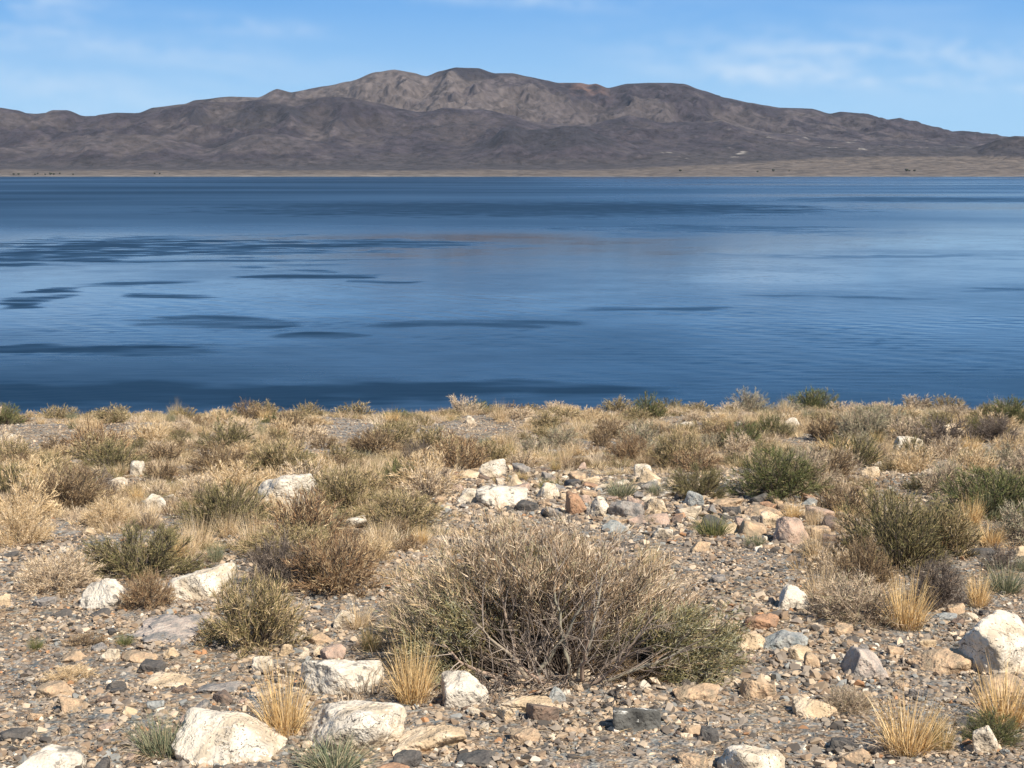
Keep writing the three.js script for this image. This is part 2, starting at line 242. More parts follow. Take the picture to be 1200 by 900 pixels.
function finishStone(g, uvScale = 1, flat = false) {       // normals and box-projected uv in metres
  if (!flat) g.computeVertexNormals();
  const q = g.toNonIndexed(); if (flat) q.computeVertexNormals();
  const p = q.attributes.position, uv = new Float32Array(p.count * 2), a = new THREE.Vector3(), b = new THREE.Vector3(), c = new THREE.Vector3();
  for (let i = 0; i < p.count; i += 3) {
    a.fromBufferAttribute(p, i); b.fromBufferAttribute(p, i + 1); c.fromBufferAttribute(p, i + 2); const n = b.clone().sub(a).cross(c.clone().sub(a)); const x = Math.abs(n.x), y = Math.abs(n.y), z = Math.abs(n.z);
    [a, b, c].forEach((w, k) => { const [s, t] = y >= x && y >= z ? [w.x, w.z] : x >= z ? [w.z, w.y] : [w.x, w.y]; uv[(i + k) * 2] = s * uvScale; uv[(i + k) * 2 + 1] = t * uvScale; });
  }
  q.setAttribute('uv', new THREE.BufferAttribute(uv, 2)); return q;
}
const specks = tex(512, (u, v) => { const m = fbm2(u * 6, v * 6, 5, 800, 6), f = noise2(u * 64, v * 64, 810, 64, 64), g = noise2(u * 120, v * 120, 811, 120, 120), cl = smooth(-0.15, 0.35, fbm2(u * 9, v * 9, 3, 812, 9)); const pit = 0.75 * smooth(0.55, 0.85, f * 0.6 + g * 0.35 + cl * 0.62 - 0.34); const crack = smooth(0.035, 0.0, Math.abs(fbm2(u * 5, v * 5, 5, 820, 5))) * smooth(0, 0.3, fbm2(u * 4, v * 4, 2, 825, 4)); const st = smooth(0.02, 0.4, fbm2(u * 3, v * 3, 4, 827, 3)); const k = (0.95 + 0.2 * m) * (1 - 0.62 * pit) * (1 - 0.55 * crack) * (1 - 0.06 * st); return [k, k * (0.99 - 0.03 * st), k * (0.975 - 0.075 * st)]; }, true);
const blotched = tex(512, (u, v) => { const m = fbm2(u * 6, v * 6, 5, 860, 6), w = smooth(0.0, 0.22, fbm2(u * 5, v * 5, 6, 865, 5) + 0.04), f = noise2(u * 90, v * 90, 866, 90, 90); const k = (0.94 + 0.2 * m + 0.05 * f) * (1 - 0.42 * w); return [k, k * (0.985 + 0.01 * w), k * (0.965 + 0.03 * w)]; }, true);
const mottle = tex(512, (u, v) => { const m = fbm2(u * 7, v * 7, 6, 830, 7), n = noise2(u * 90, v * 90, 831, 90, 90); const k = 0.86 + 0.5 * m + 0.08 * n; return [k, k * (1 - 0.12 * m), k * (1 - 0.2 * m)]; }, true);
const veined = tex(512, (u, v) => { const m = fbm2(u * 6, v * 6, 5, 840, 6), w = smooth(0.12, 0.3, fbm2(u * 4 + 0.25 * 0, v * 9, 5, 845, 0)); const k = 0.42 + 0.25 * m + 0.75 * w; return [k, k, k * 0.98]; }, true);
const pitted = tex(512, (u, v) => 0.5 + 0.5 * fbm2(u * 20, v * 20, 5, 850, 20));
const stoneMat = (c, map, bump = 0.012) => new THREE.MeshStandardMaterial({ color: lin(...c), roughness: 0.95, map: rep(map, 2.6, 2.6), bumpMap: rep(pitted, 3.2, 3.2), bumpScale: bump });
const STONE = { white: stoneMat([0.73, 0.66, 0.555], specks), cream: stoneMat([0.70, 0.575, 0.42], specks), tan: stoneMat([0.55, 0.40, 0.26], mottle), orange: stoneMat([0.45, 0.275, 0.17], mottle), pink: stoneMat([0.50, 0.37, 0.29], mottle), brown: stoneMat([0.25, 0.18, 0.135], mottle), grey: stoneMat([0.33, 0.30, 0.27], mottle), dark: stoneMat([0.125, 0.115, 0.105], mottle), blue: stoneMat([0.38, 0.39, 0.37], mottle), rosy: stoneMat([0.50, 0.43, 0.37], mottle, 0.014), lichen: stoneMat([0.70, 0.64, 0.545], blotched), streaked: stoneMat([0.60, 0.58, 0.54], veined) };
const landmarks = [];                                       // [position, phrase] that the labels of small things refer to
let stoneSeed = 1000;
function stone(px, py, w, h, colour, label, o = {}) {        // px, py: where its front foot meets the ground; w, h as seen
  const foot = onGround(px, py), dist = Math.hypot(foot.x, foot.z, foot.y - EYE), W = w / FPX * dist, D = W * (o.deep ?? 0.75);
  const z = foot.z - D * 0.42, x = foot.x * (z / foot.z), y0 = land(x, z), H = clamp(heightAt(px, py - h, z) - y0, 0.14 * W, (h / w) * W * 1.15 + 0.01);
  const seed = o.seed ?? stoneSeed++, tall = H / 0.58;
  const g = stoneShape(seed, w > 50 ? 20 : w > 25 ? 13 : 8, o.planes ?? 10, (o.sharp ?? 18) * 1.4, (o.rough ?? 0.055) * 1.45); g.rotateY((o.turn ?? 0)); g.computeBoundingBox(); const s = g.boundingBox.getSize(new THREE.Vector3());
  g.scale(W / s.x, tall / s.y, D / s.z); if (o.tilt) g.rotateZ(o.tilt); if (o.lean) g.rotateX(o.lean); g.translate(0, tall * 0.06, 0);
  const m = mesh(numbered(w > 48 ? 'boulder' : 'rock'), finishStone(g), STONE[colour]); m.position.set(x, y0, z); m.userData = { label, category: w > 48 ? 'boulder' : 'rock' }; scene.add(m);
  footprints.push([x, z, W * 0.5, D * 0.5]);
  if (o.mark) landmarks.push([m.position.clone(), o.mark]);
  return m;
}
const footprints = [];

// ---------------------------------------------------------------- plants: thin stems and blades gathered into one part each
class Blades {
  constructor(seed) { this.r = rng(seed); this.p = []; this.n = []; this.c = []; this.i = []; this.k = 0; }
  vert(x, y, z, nx, ny, nz, c) { this.p.push(x, y, z); this.n.push(nx, ny, nz); this.c.push(c[0], c[1], c[2]); return this.k++; }
  ribbon(pts, w0, w1, c) {                                   // a flat tapering blade along pts
    const r = this.r, n = pts.length, sx = r() - 0.5, sy = (r() - 0.5) * 0.6, sz = r() - 0.5; let last = null;
    for (let k = 0; k < n; k++) {
      const a = pts[Math.max(0, k - 1)], b = pts[Math.min(n - 1, k + 1)], dx = b[0] - a[0], dy = b[1] - a[1], dz = b[2] - a[2];
      let ux = dy * sz - dz * sy, uy = dz * sx - dx * sz, uz = dx * sy - dy * sx; const l = Math.hypot(ux, uy, uz) || 1; ux /= l; uy /= l; uz /= l;
      let nx = uy * dz - uz * dy, ny = uz * dx - ux * dz, nz = ux * dy - uy * dx; const m = Math.hypot(nx, ny, nz) || 1; nx /= m; ny /= m; nz /= m;
      const p = pts[k], w = mix(w0, w1, k / (n - 1)) * 0.5;
      if (k === n - 1 && w1 === 0) { const e = this.vert(p[0], p[1], p[2], nx, ny, nz, c); this.i.push(last[0], last[1], e); break; }
      const now = [this.vert(p[0] - ux * w, p[1] - uy * w, p[2] - uz * w, nx, ny, nz, c), this.vert(p[0] + ux * w, p[1] + uy * w, p[2] + uz * w, nx, ny, nz, c)];
      if (last) this.i.push(last[0], last[1], now[1], last[0], now[1], now[0]); last = now;
    }
  }
  tube(pts, w0, w1, c, sides = 4) {                            // a round tapering stem along pts
    const n = pts.length; let last = null;
    for (let k = 0; k < n; k++) {
      const a = pts[Math.max(0, k - 1)], b = pts[Math.min(n - 1, k + 1)], d = new THREE.Vector3(b[0] - a[0], b[1] - a[1], b[2] - a[2]).normalize();
      const u = new THREE.Vector3(d.z, 0.01, -d.x).cross(d).normalize(), v = u.clone().cross(d), now = [], w = mix(w0, w1, k / (n - 1)) * 0.5;
      for (let s = 0; s < sides; s++) { const q = s / sides * 6.2832, x = u.x * Math.cos(q) + v.x * Math.sin(q), y = u.y * Math.cos(q) + v.y * Math.sin(q), z = u.z * Math.cos(q) + v.z * Math.sin(q); now.push(this.vert(pts[k][0] + x * w, pts[k][1] + y * w, pts[k][2] + z * w, x, y, z, c)); }
      if (last) for (let s = 0; s < sides; s++) { const t = (s + 1) % sides; this.i.push(last[s], now[t], last[t], last[s], now[s], now[t]); } last = now;
    }
  }
  build() { const g = new THREE.BufferGeometry(); g.setAttribute('position', new THREE.Float32BufferAttribute(this.p, 3)); g.setAttribute('normal', new THREE.Float32BufferAttribute(this.n, 3)); g.setAttribute('color', new THREE.Float32BufferAttribute(this.c, 3)); g.setIndex(this.i); return g; }
}
const pick = (r, list) => { let s = 0; for (const e of list) s += e[3] ?? 1; let q = r() * s; for (const e of list) { q -= e[3] ?? 1; if (q <= 0) { const v = 0.78 + 0.44 * r(); return [e[0] * v, e[1] * v, e[2] * v]; } } return list[0]; };
const unit = (v) => { const l = Math.hypot(...v) || 1; return [v[0] / l, v[1] / l, v[2] / l]; };
const add = (a, b, s = 1) => [a[0] + b[0] * s, a[1] + b[1] * s, a[2] + b[2] * s];
const jitter = (r, s) => [(r() - 0.5) * 2 * s, (r() - 0.5) * 2 * s, (r() - 0.5) * 2 * s];
const bent = (a, b, c, n) => { const o = []; for (let k = 0; k <= n; k++) { const t = k / n, u = 1 - t; o.push([u * u * a[0] + 2 * u * t * b[0] + t * t * c[0], u * u * a[1] + 2 * u * t * b[1] + t * t * c[1], u * u * a[2] + 2 * u * t * b[2] + t * t * c[2]]); } return o; };
const along = (pts, t) => { const f = t * (pts.length - 1), k = Math.min(pts.length - 2, Math.floor(f)), u = f - k; return [mix(pts[k][0], pts[k + 1][0], u), mix(pts[k][1], pts[k + 1][1], u), mix(pts[k][2], pts[k + 1][2], u)]; };
// a many-stemmed desert shrub, about 2R wide and H high; returns {wood, twigs}
function shrubShape(seed, o) {
  const { R = 0.35, H = 0.36, stems = 26, side = 9, twigs = 8, len = 0.10, tw = 0.0026, up = 0.5, wood, tip, sprig = 0, sprigColour, thick = 0.009, wild = 0.25, centres = [[0, 0]], open, pull = 0.4 } = o;
  const W = new Blades(seed), T = new Blades(seed + 1), r = rng(seed + 2), lump = [];
  for (let k = 0; k < 9; k++) lump.push([r() * 6.283, r(), 0.74 + 0.34 * r()]);
  const rim = (az, e) => { let s = 0, w = 0; for (const [a, b, k] of lump) { const q = Math.exp(-3.2 * (1 - Math.cos(az - a)) - 5 * (e - b) ** 2); s += k * q; w += q; } return (s + 0.9 * 0.1) / (w + 0.1); };
  for (let k = 0; k < stems; k++) {
    const c = centres[k % centres.length], az = (k + r() * 0.9) / stems * 6.283 * 5.0, cosT = Math.pow(r(), 0.85), e = cosT, sinT = Math.sqrt(1 - cosT * cosT), m = rim(az, e) * (0.86 + 0.18 * r());
    const root = [c[0] + Math.cos(az) * R * 0.10 * r(), -0.02, c[1] + Math.sin(az) * R * 0.10 * r()], end = [c[0] * pull + Math.cos(az) * R * sinT * m, Math.max(0.06 * H, H * cosT * m * 0.94), c[1] * pull + Math.sin(az) * R * sinT * m];
    const mid = add([mix(root[0], end[0], 0.55), mix(root[1], end[1], 0.36 + 0.1 * r()), mix(root[2], end[2], 0.55)], jitter(r, 0.10 * R));
    const pts = bent(root, mid, end, 5); for (let q = 1; q < 5; q++) pts[q] = add(pts[q], jitter(r, 0.022 * R));
    W.tube(pts, thick * (0.7 + 0.6 * r()), thick * 0.28, pick(r, wood), 4);
    for (let s = 0; s < side; s++) {
      const t = 0.28 + 0.70 * (s + r()) / side, p = along(pts, t), q = along(pts, Math.min(1, t + 0.08)), tan = unit(add(q, p, -1)), out = unit([p[0] - c[0], p[1] * up + 0.25 * H, p[2] - c[1]]);
      const dir = unit(add(add(add([0, 0, 0], tan, 0.5), out, 0.55), jitter(r, 0.55 + wild))), L = len * (1.7 + 1.1 * r()) * (1.15 - 0.45 * t), end2 = add(p, dir, L); if (end2[1] < 0.02) end2[1] = 0.02 + 0.03 * r(); if (open && open(p, r)) continue;
      const sub = bent(p, add(add(p, dir, L * 0.5), jitter(r, 0.16 * L)), end2, 2); W.ribbon(sub, thick * 0.42, tw * 0.9, pick(r, wood));
      for (let w = 0; w < twigs; w++) {
        const tt = 0.2 + 0.8 * (w + r()) / twigs, a = along(sub, Math.min(1, tt)); if (open && open(a, r)) continue; const d2 = unit(add(add(add([0, up * 0.28, 0], dir, 0.6), out, 0.42), jitter(r, 0.8 + wild))), l = len * (0.45 + 0.8 * r()), b = add(a, d2, l);
        const col = pick(r, tip); T.ribbon([a, add(add(a, d2, l * 0.55), jitter(r, l * 0.10)), b], tw, 0, col);
        for (let g = 0; g < sprig; g++) { const f = 0.25 + 0.75 * r(), p3 = [mix(a[0], b[0], f), mix(a[1], b[1], f), mix(a[2], b[2], f)], d3 = unit(add(d2, jitter(r, 0.9))); T.ribbon([p3, add(p3, d3, 0.010 + 0.012 * r())], tw * 1.35, tw * 0.6, pick(r, sprigColour)); }
      }
    }
  }
  return { wood: W.build(), twigs: T.build() };
}
// a tussock of narrow blades, about 2R wide at the tips and H high
function tuftShape(seed, { R = 0.12, H = 0.26, n = 320, w = 0.0034, colours, root = 0.4, droop = 0.25, old = colours }) {
  const B = new Blades(seed), r = rng(seed + 5);
  for (let k = 0; k < n; k++) {
    const a = r() * 6.283, q = Math.sqrt(r()), s = [Math.cos(a) * R * root * q, -0.01, Math.sin(a) * R * root * q], lean = (0.12 + 0.88 * q) * (0.6 + 0.6 * r()), h = H * (r() < 0.12 ? 1.05 + 0.25 * r() : 0.4 + 0.62 * r()) * (1 - 0.32 * lean * lean), az = a + (r() - 0.5) * 1.9;
    const end = [s[0] + Math.cos(az) * R * lean, h, s[2] + Math.sin(az) * R * lean], mid = [mix(s[0], end[0], 0.36), h * (0.58 + droop * 0.3), mix(s[2], end[2], 0.36)];
    if (r() < 0.2) { const l = R * (0.7 + 0.6 * r()), e2 = [s[0] + Math.cos(az) * l, H * 0.16 * r() + 0.004, s[2] + Math.sin(az) * l]; B.ribbon(bent(s, [mix(s[0], e2[0], 0.5), H * (0.18 + 0.22 * r()), mix(s[2], e2[2], 0.5)], e2, 3), w, 0, pick(r, old)); continue; }   // last year's bent grey growth
    if (r() < 0.12) { const kink = along(bent(s, mid, end, 3), 0.5 + 0.3 * r()), aa = r() * 6.28, l = H * (0.2 + 0.2 * r()); B.ribbon([s, [mix(s[0], kink[0], 0.5), kink[1] * 0.55, mix(s[2], kink[2], 0.5)], kink, [kink[0] + Math.cos(aa) * l, kink[1] - l * 0.4 * r(), kink[2] + Math.sin(aa) * l]], w, 0, pick(r, colours)); continue; }
    B.ribbon(bent(s, mid, end, 3), w * (0.7 + 0.6 * r()), 0, pick(r, colours));
  }
  return B.build();
}
function fit(s, R = 0.37, H = 0.375) {                        // bring a shape to its nominal width and height
  const p = s.twigs.attributes.position, a = [], y = []; for (let i = 0; i < p.count; i += 3) { a.push(Math.hypot(p.getX(i), p.getZ(i))); y.push(p.getY(i)); } a.sort((m, n) => m - n); y.sort((m, n) => m - n);
  const k = R / a[Math.floor(a.length * 0.965)], h = H / y[Math.floor(y.length * 0.985)]; s.wood.scale(k, h, k); s.twigs.scale(k, h, k); return s;
}
const plantMat = new THREE.MeshStandardMaterial({ vertexColors: true, roughness: 0.9, side: THREE.DoubleSide });
const PAL = {
  wood: [[0.20, 0.155, 0.125], [0.13, 0.10, 0.082], [0.27, 0.22, 0.18]], greywood: [[0.29, 0.235, 0.195], [0.19, 0.15, 0.122], [0.37, 0.305, 0.25]],
  straw: [[0.52, 0.40, 0.24], [0.60, 0.48, 0.31], [0.42, 0.31, 0.18], [0.30, 0.215, 0.12]], pale: [[0.60, 0.49, 0.36], [0.50, 0.39, 0.28], [0.66, 0.56, 0.43]],
  brown: [[0.27, 0.18, 0.105], [0.20, 0.135, 0.085], [0.36, 0.25, 0.14]], russet: [[0.36, 0.21, 0.11], [0.27, 0.16, 0.09], [0.44, 0.30, 0.18]],
  olive: [[0.185, 0.175, 0.075], [0.14, 0.135, 0.055], [0.26, 0.23, 0.11], [0.36, 0.29, 0.16]], green: [[0.13, 0.165, 0.05], [0.18, 0.21, 0.07], [0.10, 0.125, 0.045], [0.27, 0.25, 0.12]],
  sage: [[0.25, 0.25, 0.17], [0.19, 0.19, 0.125], [0.33, 0.31, 0.22]], gold: [[0.62, 0.45, 0.19], [0.54, 0.37, 0.14], [0.70, 0.54, 0.27], [0.42, 0.28, 0.11]], bluegreen: [[0.20, 0.235, 0.145], [0.15, 0.185, 0.11], [0.31, 0.31, 0.20], [0.42, 0.37, 0.24]],
  yellowolive: [[0.38, 0.31, 0.14], [0.29, 0.25, 0.10], [0.47, 0.38, 0.20]], dusty: [[0.42, 0.325, 0.24], [0.50, 0.40, 0.30], [0.31, 0.24, 0.17], [0.31, 0.28, 0.175]],
};
for (const k in PAL) PAL[k] = PAL[k].map((c) => k === 'wood' ? [c[0] * 0.6, c[1] * 0.58, c[2] * 0.55] : k === 'greywood' ? [c[0] * 0.78, c[1] * 0.76, c[2] * 0.74] : /olive|green|brown|russet/.test(k) ? [c[0] * 0.86, c[1] * 0.84, c[2] * 0.78] : k === 'gold' ? [c[0] * 1.22, c[1] * 1.2, c[2] * 1.35] : [c[0] * 1.30, c[1] * 1.26, c[2] * 1.18]);
const mixed = (...parts) => parts.flatMap(([k, w]) => PAL[k].map((c) => [c[0], c[1], c[2], w]));
// kinds of shrub: [near templates, far templates]; every one nominally 0.7 m wide and 0.36 m high
const KIND = {
  olive: { tip: mixed(['olive', 1], ['yellowolive', 0.35]), wood: PAL.wood, up: 0.9, wild: 0.05 },
  green: { tip: mixed(['green', 1], ['yellowolive', 0.15]), wood: PAL.wood, up: 0.8, wild: 0.15 },
  brown: { tip: mixed(['brown', 1], ['straw', 0.18]), wood: PAL.wood, up: 0.6, wild: 0.15 },
  russet: { tip: mixed(['russet', 1], ['straw', 0.3]), wood: PAL.wood, up: 0.7, wild: 0.1 },
  straw: { tip: mixed(['straw', 1], ['pale', 0.4]), wood: PAL.straw, up: 0.6, wild: 0.15, thick: 0.005 },
  pale: { tip: mixed(['pale', 1], ['straw', 0.3]), wood: PAL.greywood, up: 0.5, wild: 0.1, thick: 0.006 },
  mixed: { tip: mixed(['yellowolive', 1], ['straw', 0.7], ['olive', 0.5]), wood: PAL.wood, up: 0.7, wild: 0.15 },
  sage: { tip: mixed(['sage', 1], ['dusty', 0.5]), wood: PAL.greywood, up: 0.5, wild: 0.25 },
  dusty: { tip: mixed(['dusty', 1], ['pale', 0.3]), wood: PAL.greywood, up: 0.5, wild: 0.2 },
  dead: { tip: mixed(['greywood', 1], ['wood', 1.2]), wood: PAL.greywood, up: 0.3, wild: 0.35, thick: 0.010 },
};
const shapes = {}; let kindNo = 0;
for (const k in KIND) {
  const s = 3000 + 200 * kindNo++; shapes[k] = { near: [], far: [] };
  for (let v = 0; v < 2; v++) shapes[k].near.push(fit(shrubShape(s + v * 11, { stems: 66, side: 12, twigs: 12, len: 0.044, tw: 0.0030, ...KIND[k] })));
  for (let v = 0; v < 3; v++) shapes[k].far.push(fit(shrubShape(s + 60 + v * 11, { stems: 42, side: 9, twigs: 9, len: 0.050, tw: 0.0050, ...KIND[k], thick: 0.010 })));
}
const TUFT = { gold: mixed(['gold', 1]), green: mixed(['bluegreen', 1]), lush: mixed(['green', 1], ['yellowolive', 0.25]), strawgrass: mixed(['straw', 1], ['pale', 0.5]), mix: mixed(['gold', 1], ['yellowolive', 0.8], ['green', 0.4]) }, tufts = {};
{ let s = 7000; for (const k in TUFT) { tufts[k] = []; for (let v = 0; v < 3; v++) tufts[k].push(tuftShape(s += 13, { colours: TUFT[k], old: mixed(['dusty', 1], ['brown', 0.6]), n: 460, H: 0.26, R: k === 'strawgrass' ? 0.17 : 0.13, root: 0.5 })); } }
const plantSpots = [];
let pickNo = 0;
function standing(px, py, w, h) { const foot = onGround(px, py), dist = Math.hypot(foot.x, foot.z, foot.y - EYE), W = w / FPX * dist, z = foot.z - W * 0.3, x = foot.x * z / foot.z, y = land(x, z); return { x, y, z, W, H: heightAt(px, py - h, z) - y, dist }; }
const plainTerm = { olive: 'olive_shrub', green: 'green_shrub', brown: 'brown_shrub', russet: 'russet_shrub', straw: 'straw_shrub', pale: 'pale_shrub', mixed: 'yellowish_shrub', sage: 'sage_shrub', dusty: 'dusty_shrub', dead: 'bare_shrub' };
function plantShrub(kind, at, label, group, turn, near) {
  const t = thing(plainTerm[kind], label, 'shrub', group), set = shapes[kind][near ? 'near' : 'far'], s = set[pickNo++ % set.length];
  mesh('stem', s.wood, plantMat, t).name = 'stems'; t.children[0].name = 'branches'; mesh('foliage', s.twigs, plantMat, t);
  t.position.set(at.x, at.y, at.z); t.rotation.y = turn; t.scale.set(at.W / 0.74, at.H * 0.92 / 0.375, at.W / 0.74); plantSpots.push([at.x, at.z, at.W * 0.5]); return t;
}
function shrub(kind, px, py, w, h, label, mark) { const at = standing(px, py, w, h), t = plantShrub(kind, at, label, undefined, pickNo * 2.4, w > 55); if (mark) landmarks.push([t.position.clone(), mark]); return t; }
const tuftName = { gold: 'golden_bunchgrass', green: 'green_bunchgrass', lush: 'green_tussock', strawgrass: 'straw_bunchgrass', mix: 'mixed_bunchgrass' };
function plantTuft(kind, at, label, group, turn) {
  const m = mesh(numbered(tuftName[kind]), tufts[kind][pickNo++ % 3], plantMat); m.userData = { label, category: 'grass tuft' }; if (group) m.userData.group = group; scene.add(m);
  m.position.set(at.x, at.y, at.z); m.rotation.y = turn; const R = kind === 'strawgrass' ? 0.36 : 0.29; m.scale.set(at.W / R, at.H / 0.255, at.W / R); plantSpots.push([at.x, at.z, at.W * 0.4]); return m;
}
function tuft(kind, px, py, w, h, label, mark) { const m = plantTuft(kind, standing(px, py, w, h), label, undefined, pickNo * 1.7); if (mark) landmarks.push([m.position.clone(), mark]); return m; }

// ---------------------------------------------------------------- the great shrub in the middle
{
  const at = standing(655, 818, 436, 222), t = thing('sagebrush', 'great sprawling grey-brown shrub with gnarled bare limbs and pale twig tips', 'shrub');
  const R = at.W / 2, H = at.H;
  const bare = (p, q) => p[2] > 0.10 * R && p[1] < 0.46 * H && p[0] > -0.42 * R && p[0] < 0.44 * R && q() < 0.97;
  const lobe = (seed, cx, cz, r, h, n, tip, woodc, extra = {}) => { const s = shrubShape(seed, { R: r, H: h, len: 0.058, stems: n, side: 14, twigs: 15, tw: 0.0029, up: 0.75, wild: 0.05, thick: 0.0065, pull: 0, centres: [[(-0.2 * R - cx) * 0.75, (0.05 * R - cz) * 0.75], [(0.08 * R - cx) * 0.8, (0.15 * R - cz) * 0.75]], wood: woodc, tip, open: (p, q) => bare([p[0] + cx, p[1], p[2] + cz], q), ...extra }); s.wood.translate(cx, 0, cz); s.twigs.translate(cx, 0, cz); return s; };
  const rosy = mixed(['dusty', 1], ['pale', 0.55], ['russet', 0.35], ['brown', 0.75]), leafy = mixed(['sage', 0.9], ['olive', 1], ['yellowolive', 0.35]), woodc = mixed(['greywood', 0.5], ['wood', 1]);
  const parts = [lobe(9001, -0.24 * R, -0.16 * R, 0.66 * R, H * 1.04, 140, rosy, woodc), lobe(9003, 0.36 * R, -0.15 * R, 0.60 * R, H * 0.80, 100, rosy, woodc), lobe(9005, -0.66 * R, -0.04 * R, 0.42 * R, H * 0.78, 60, mixed(['dusty', 1], ['straw', 0.5], ['olive', 0.4]), woodc), lobe(9007, 0.08 * R, -0.25 * R, 0.6 * R, H * 0.95, 70, rosy, woodc)];
  mesh('branches', mergeGeometries(parts.map((p) => p.wood)), plantMat, t); mesh('foliage', mergeGeometries(parts.map((p) => p.twigs)), plantMat, t);
  const leafLobes = [lobe(9021, 0.70 * R, 0.10 * R, 0.33 * R, H * 0.48, 40, leafy, PAL.wood, { sprig: 2, sprigColour: leafy }), lobe(9023, -0.55 * R, 0.16 * R, 0.36 * R, H * 0.50, 36, leafy, PAL.wood, { sprig: 2, sprigColour: leafy }), lobe(9025, -0.12 * R, -0.06 * R, 0.40 * R, H * 0.80, 12, leafy, PAL.wood, { sprig: 2, sprigColour: leafy })];
  const lv = mesh('leafy_sprays', mergeGeometries(leafLobes.flatMap((s) => [s.wood, s.twigs])), plantMat, t); lv.userData.label = 'olive green leafy sprays low on both flanks';
  // gnarled limbs that show at its foot
  const L = rng(9100), bone = [[0.30, 0.235, 0.185], [0.16, 0.125, 0.10], [0.40, 0.33, 0.27]];
  const limbs = [[-0.10, 0.22, [-0.16, 0.24, 0.40], 0.020], [0.10, 0.24, [0.12, 0.30, 0.36], 0.022], [-0.14, 0.22, [-0.44, 0.30, 0.30], 0.022], [0.10, 0.26, [0.46, 0.32, 0.30], 0.020], [0.0, 0.26, [0.04, 0.16, 0.44], 0.016], [-0.05, 0.26, [-0.34, 0.13, 0.44], 0.016], [-0.22, 0.16, [-0.30, 0.34, 0.10], 0.030], [-0.20, 0.18, [-0.02, 0.40, 0.06], 0.034], [-0.21, 0.17, [-0.58, 0.20, 0.28], 0.024], [0.07, 0.24, [-0.22, 0.15, 0.34], 0.022], [0.07, 0.25, [0.34, 0.20, 0.34], 0.026], [0.08, 0.24, [0.22, 0.44, 0.14], 0.026], [0.07, 0.25, [0.62, 0.17, 0.26], 0.022], [0.06, 0.24, [-0.04, 0.42, 0.20], 0.024], [-0.18, 0.2, [0.12, 0.36, 0.22], 0.026], [-0.22, 0.2, [-0.42, 0.10, 0.42], 0.018], [0.08, 0.28, [0.30, 0.09, 0.46], 0.016], [0.05, 0.28, [-0.12, 0.10, 0.48], 0.016]];
  for (const [x, z, e, w] of limbs) {
    const W = new Blades(9200 + Math.floor(L() * 999)), root = [x * R, -0.04, z * R], end = [e[0] * R * 1.1, e[1] * H * 1.45, e[2] * R * 1.35], pts = bent(root, add([mix(root[0], end[0], 0.5), mix(root[1], end[1], 0.35), mix(root[2], end[2], 0.5)], jitter(L, 0.06)), end, 8).map((p, k) => k ? add(p, jitter(L, 0.012)) : p);
    W.tube(pts, w * 1.05, w * 0.30, [0.36 * (0.85 + 0.3 * L()), 0.28, 0.21], 7);
    for (let s = 0; s < 10; s++) {
      const tt = 0.3 + 0.7 * (s + L()) / 10, p = along(pts, Math.min(1, tt)), dir = unit(add(add(unit(add(end, root, -1)), [0, 0.25, 0.3]), jitter(L, 1.0))), l = 0.10 + 0.16 * L(), q = add(p, dir, l), sub = bent(p, add(add(p, dir, l * 0.5), jitter(L, 0.035)), q, 4);
      W.tube(sub, w * 0.26, 0.0022, pick(L, bone), 4);
      for (let u = 0; u < 3; u++) { const p2 = along(sub, 0.25 + 0.75 * L()), d2 = unit(add(dir, jitter(L, 0.9))), l2 = 0.04 + 0.09 * L(); W.tube(bent(p2, add(add(p2, d2, l2 * 0.5), jitter(L, 0.012)), add(p2, d2, l2), 3), 0.0032, 0.0012, pick(L, bone), 3); }
    }
    mesh('limb', W.build(), plantMat, t);
  }
  t.position.set(at.x, at.y, at.z); plantSpots.push([at.x, at.z, R * 0.85]); landmarks.push([t.position.clone(), 'the great shrub']);
}

// ---------------------------------------------------------------- shrubs and tussocks that stand out: kind, foot pixel, width, height
shrub('olive', 166, 680, 142, 64, 'broad olive-brown shrub behind the pale wedge boulder and the russet bush', 'the broad brownish shrub');
shrub('olive', 263, 625, 116, 62, 'dark olive broom-like shrub beside the low half-buried boulder', 'the dark broom-like shrub');
shrub('brown', 83, 601, 96, 56, 'dark brown bare-twigged round shrub amid pale dry grass', 'the dark brown round shrub');
shrub('pale', 69, 697, 92, 52, 'pale straw hemispherical shrub with fanned stiff twigs on bare gravel', 'the pale fanned shrub');
shrub('russet', 172, 716, 62, 46, 'small russet bush wedged between two white boulders', 'the small russet bush');
shrub('mixed', 300, 768, 124, 96, 'bushy tan and olive shrub rising from the gravel beside the great shrub', 'the bushy tan shrub');
shrub('russet', 392, 700, 120, 78, 'golden russet shrub with dead grey twigs behind the tan olive shrub');
shrub('dead', 330, 690, 90, 60, 'tangle of grey dead twigs against the golden russet shrub');
shrub('mixed', 338, 660, 110, 46, 'low yellow-green shrub behind the grey dead twigs');
shrub('brown', 260, 556, 84, 38, 'brown and gold twiggy shrub behind the low half-buried boulder', 'the brown gold shrub');
shrub('mixed', 328, 560, 92, 46, 'straw and olive shrub touching the brown gold shrub');
shrub('mixed', 400, 606, 92, 60, 'olive-tipped shrub at the end of the half-buried boulder', 'the olive-tipped shrub');
shrub('mixed', 470, 624, 104, 48, 'yellow-green loose shrub just behind the great shrub');
shrub('green', 468, 570, 50, 33, 'small bright green shrub with a dark hollow foot', 'the small bright green shrub');
shrub('dead', 515, 572, 34, 26, 'little dark dead shrub by the stone heap');
shrub('dead', 490, 542, 36, 28, 'little purple-brown dead shrub above the bright green shrub', 'the little dead shrub');
shrub('green', 912, 590, 118, 66, 'wide dark green shrub with grey dead foot behind the stone heap', 'the wide dark green shrub');
shrub('dusty', 945, 580, 80, 54, 'grey-brown shrub growing into the wide dark green shrub');
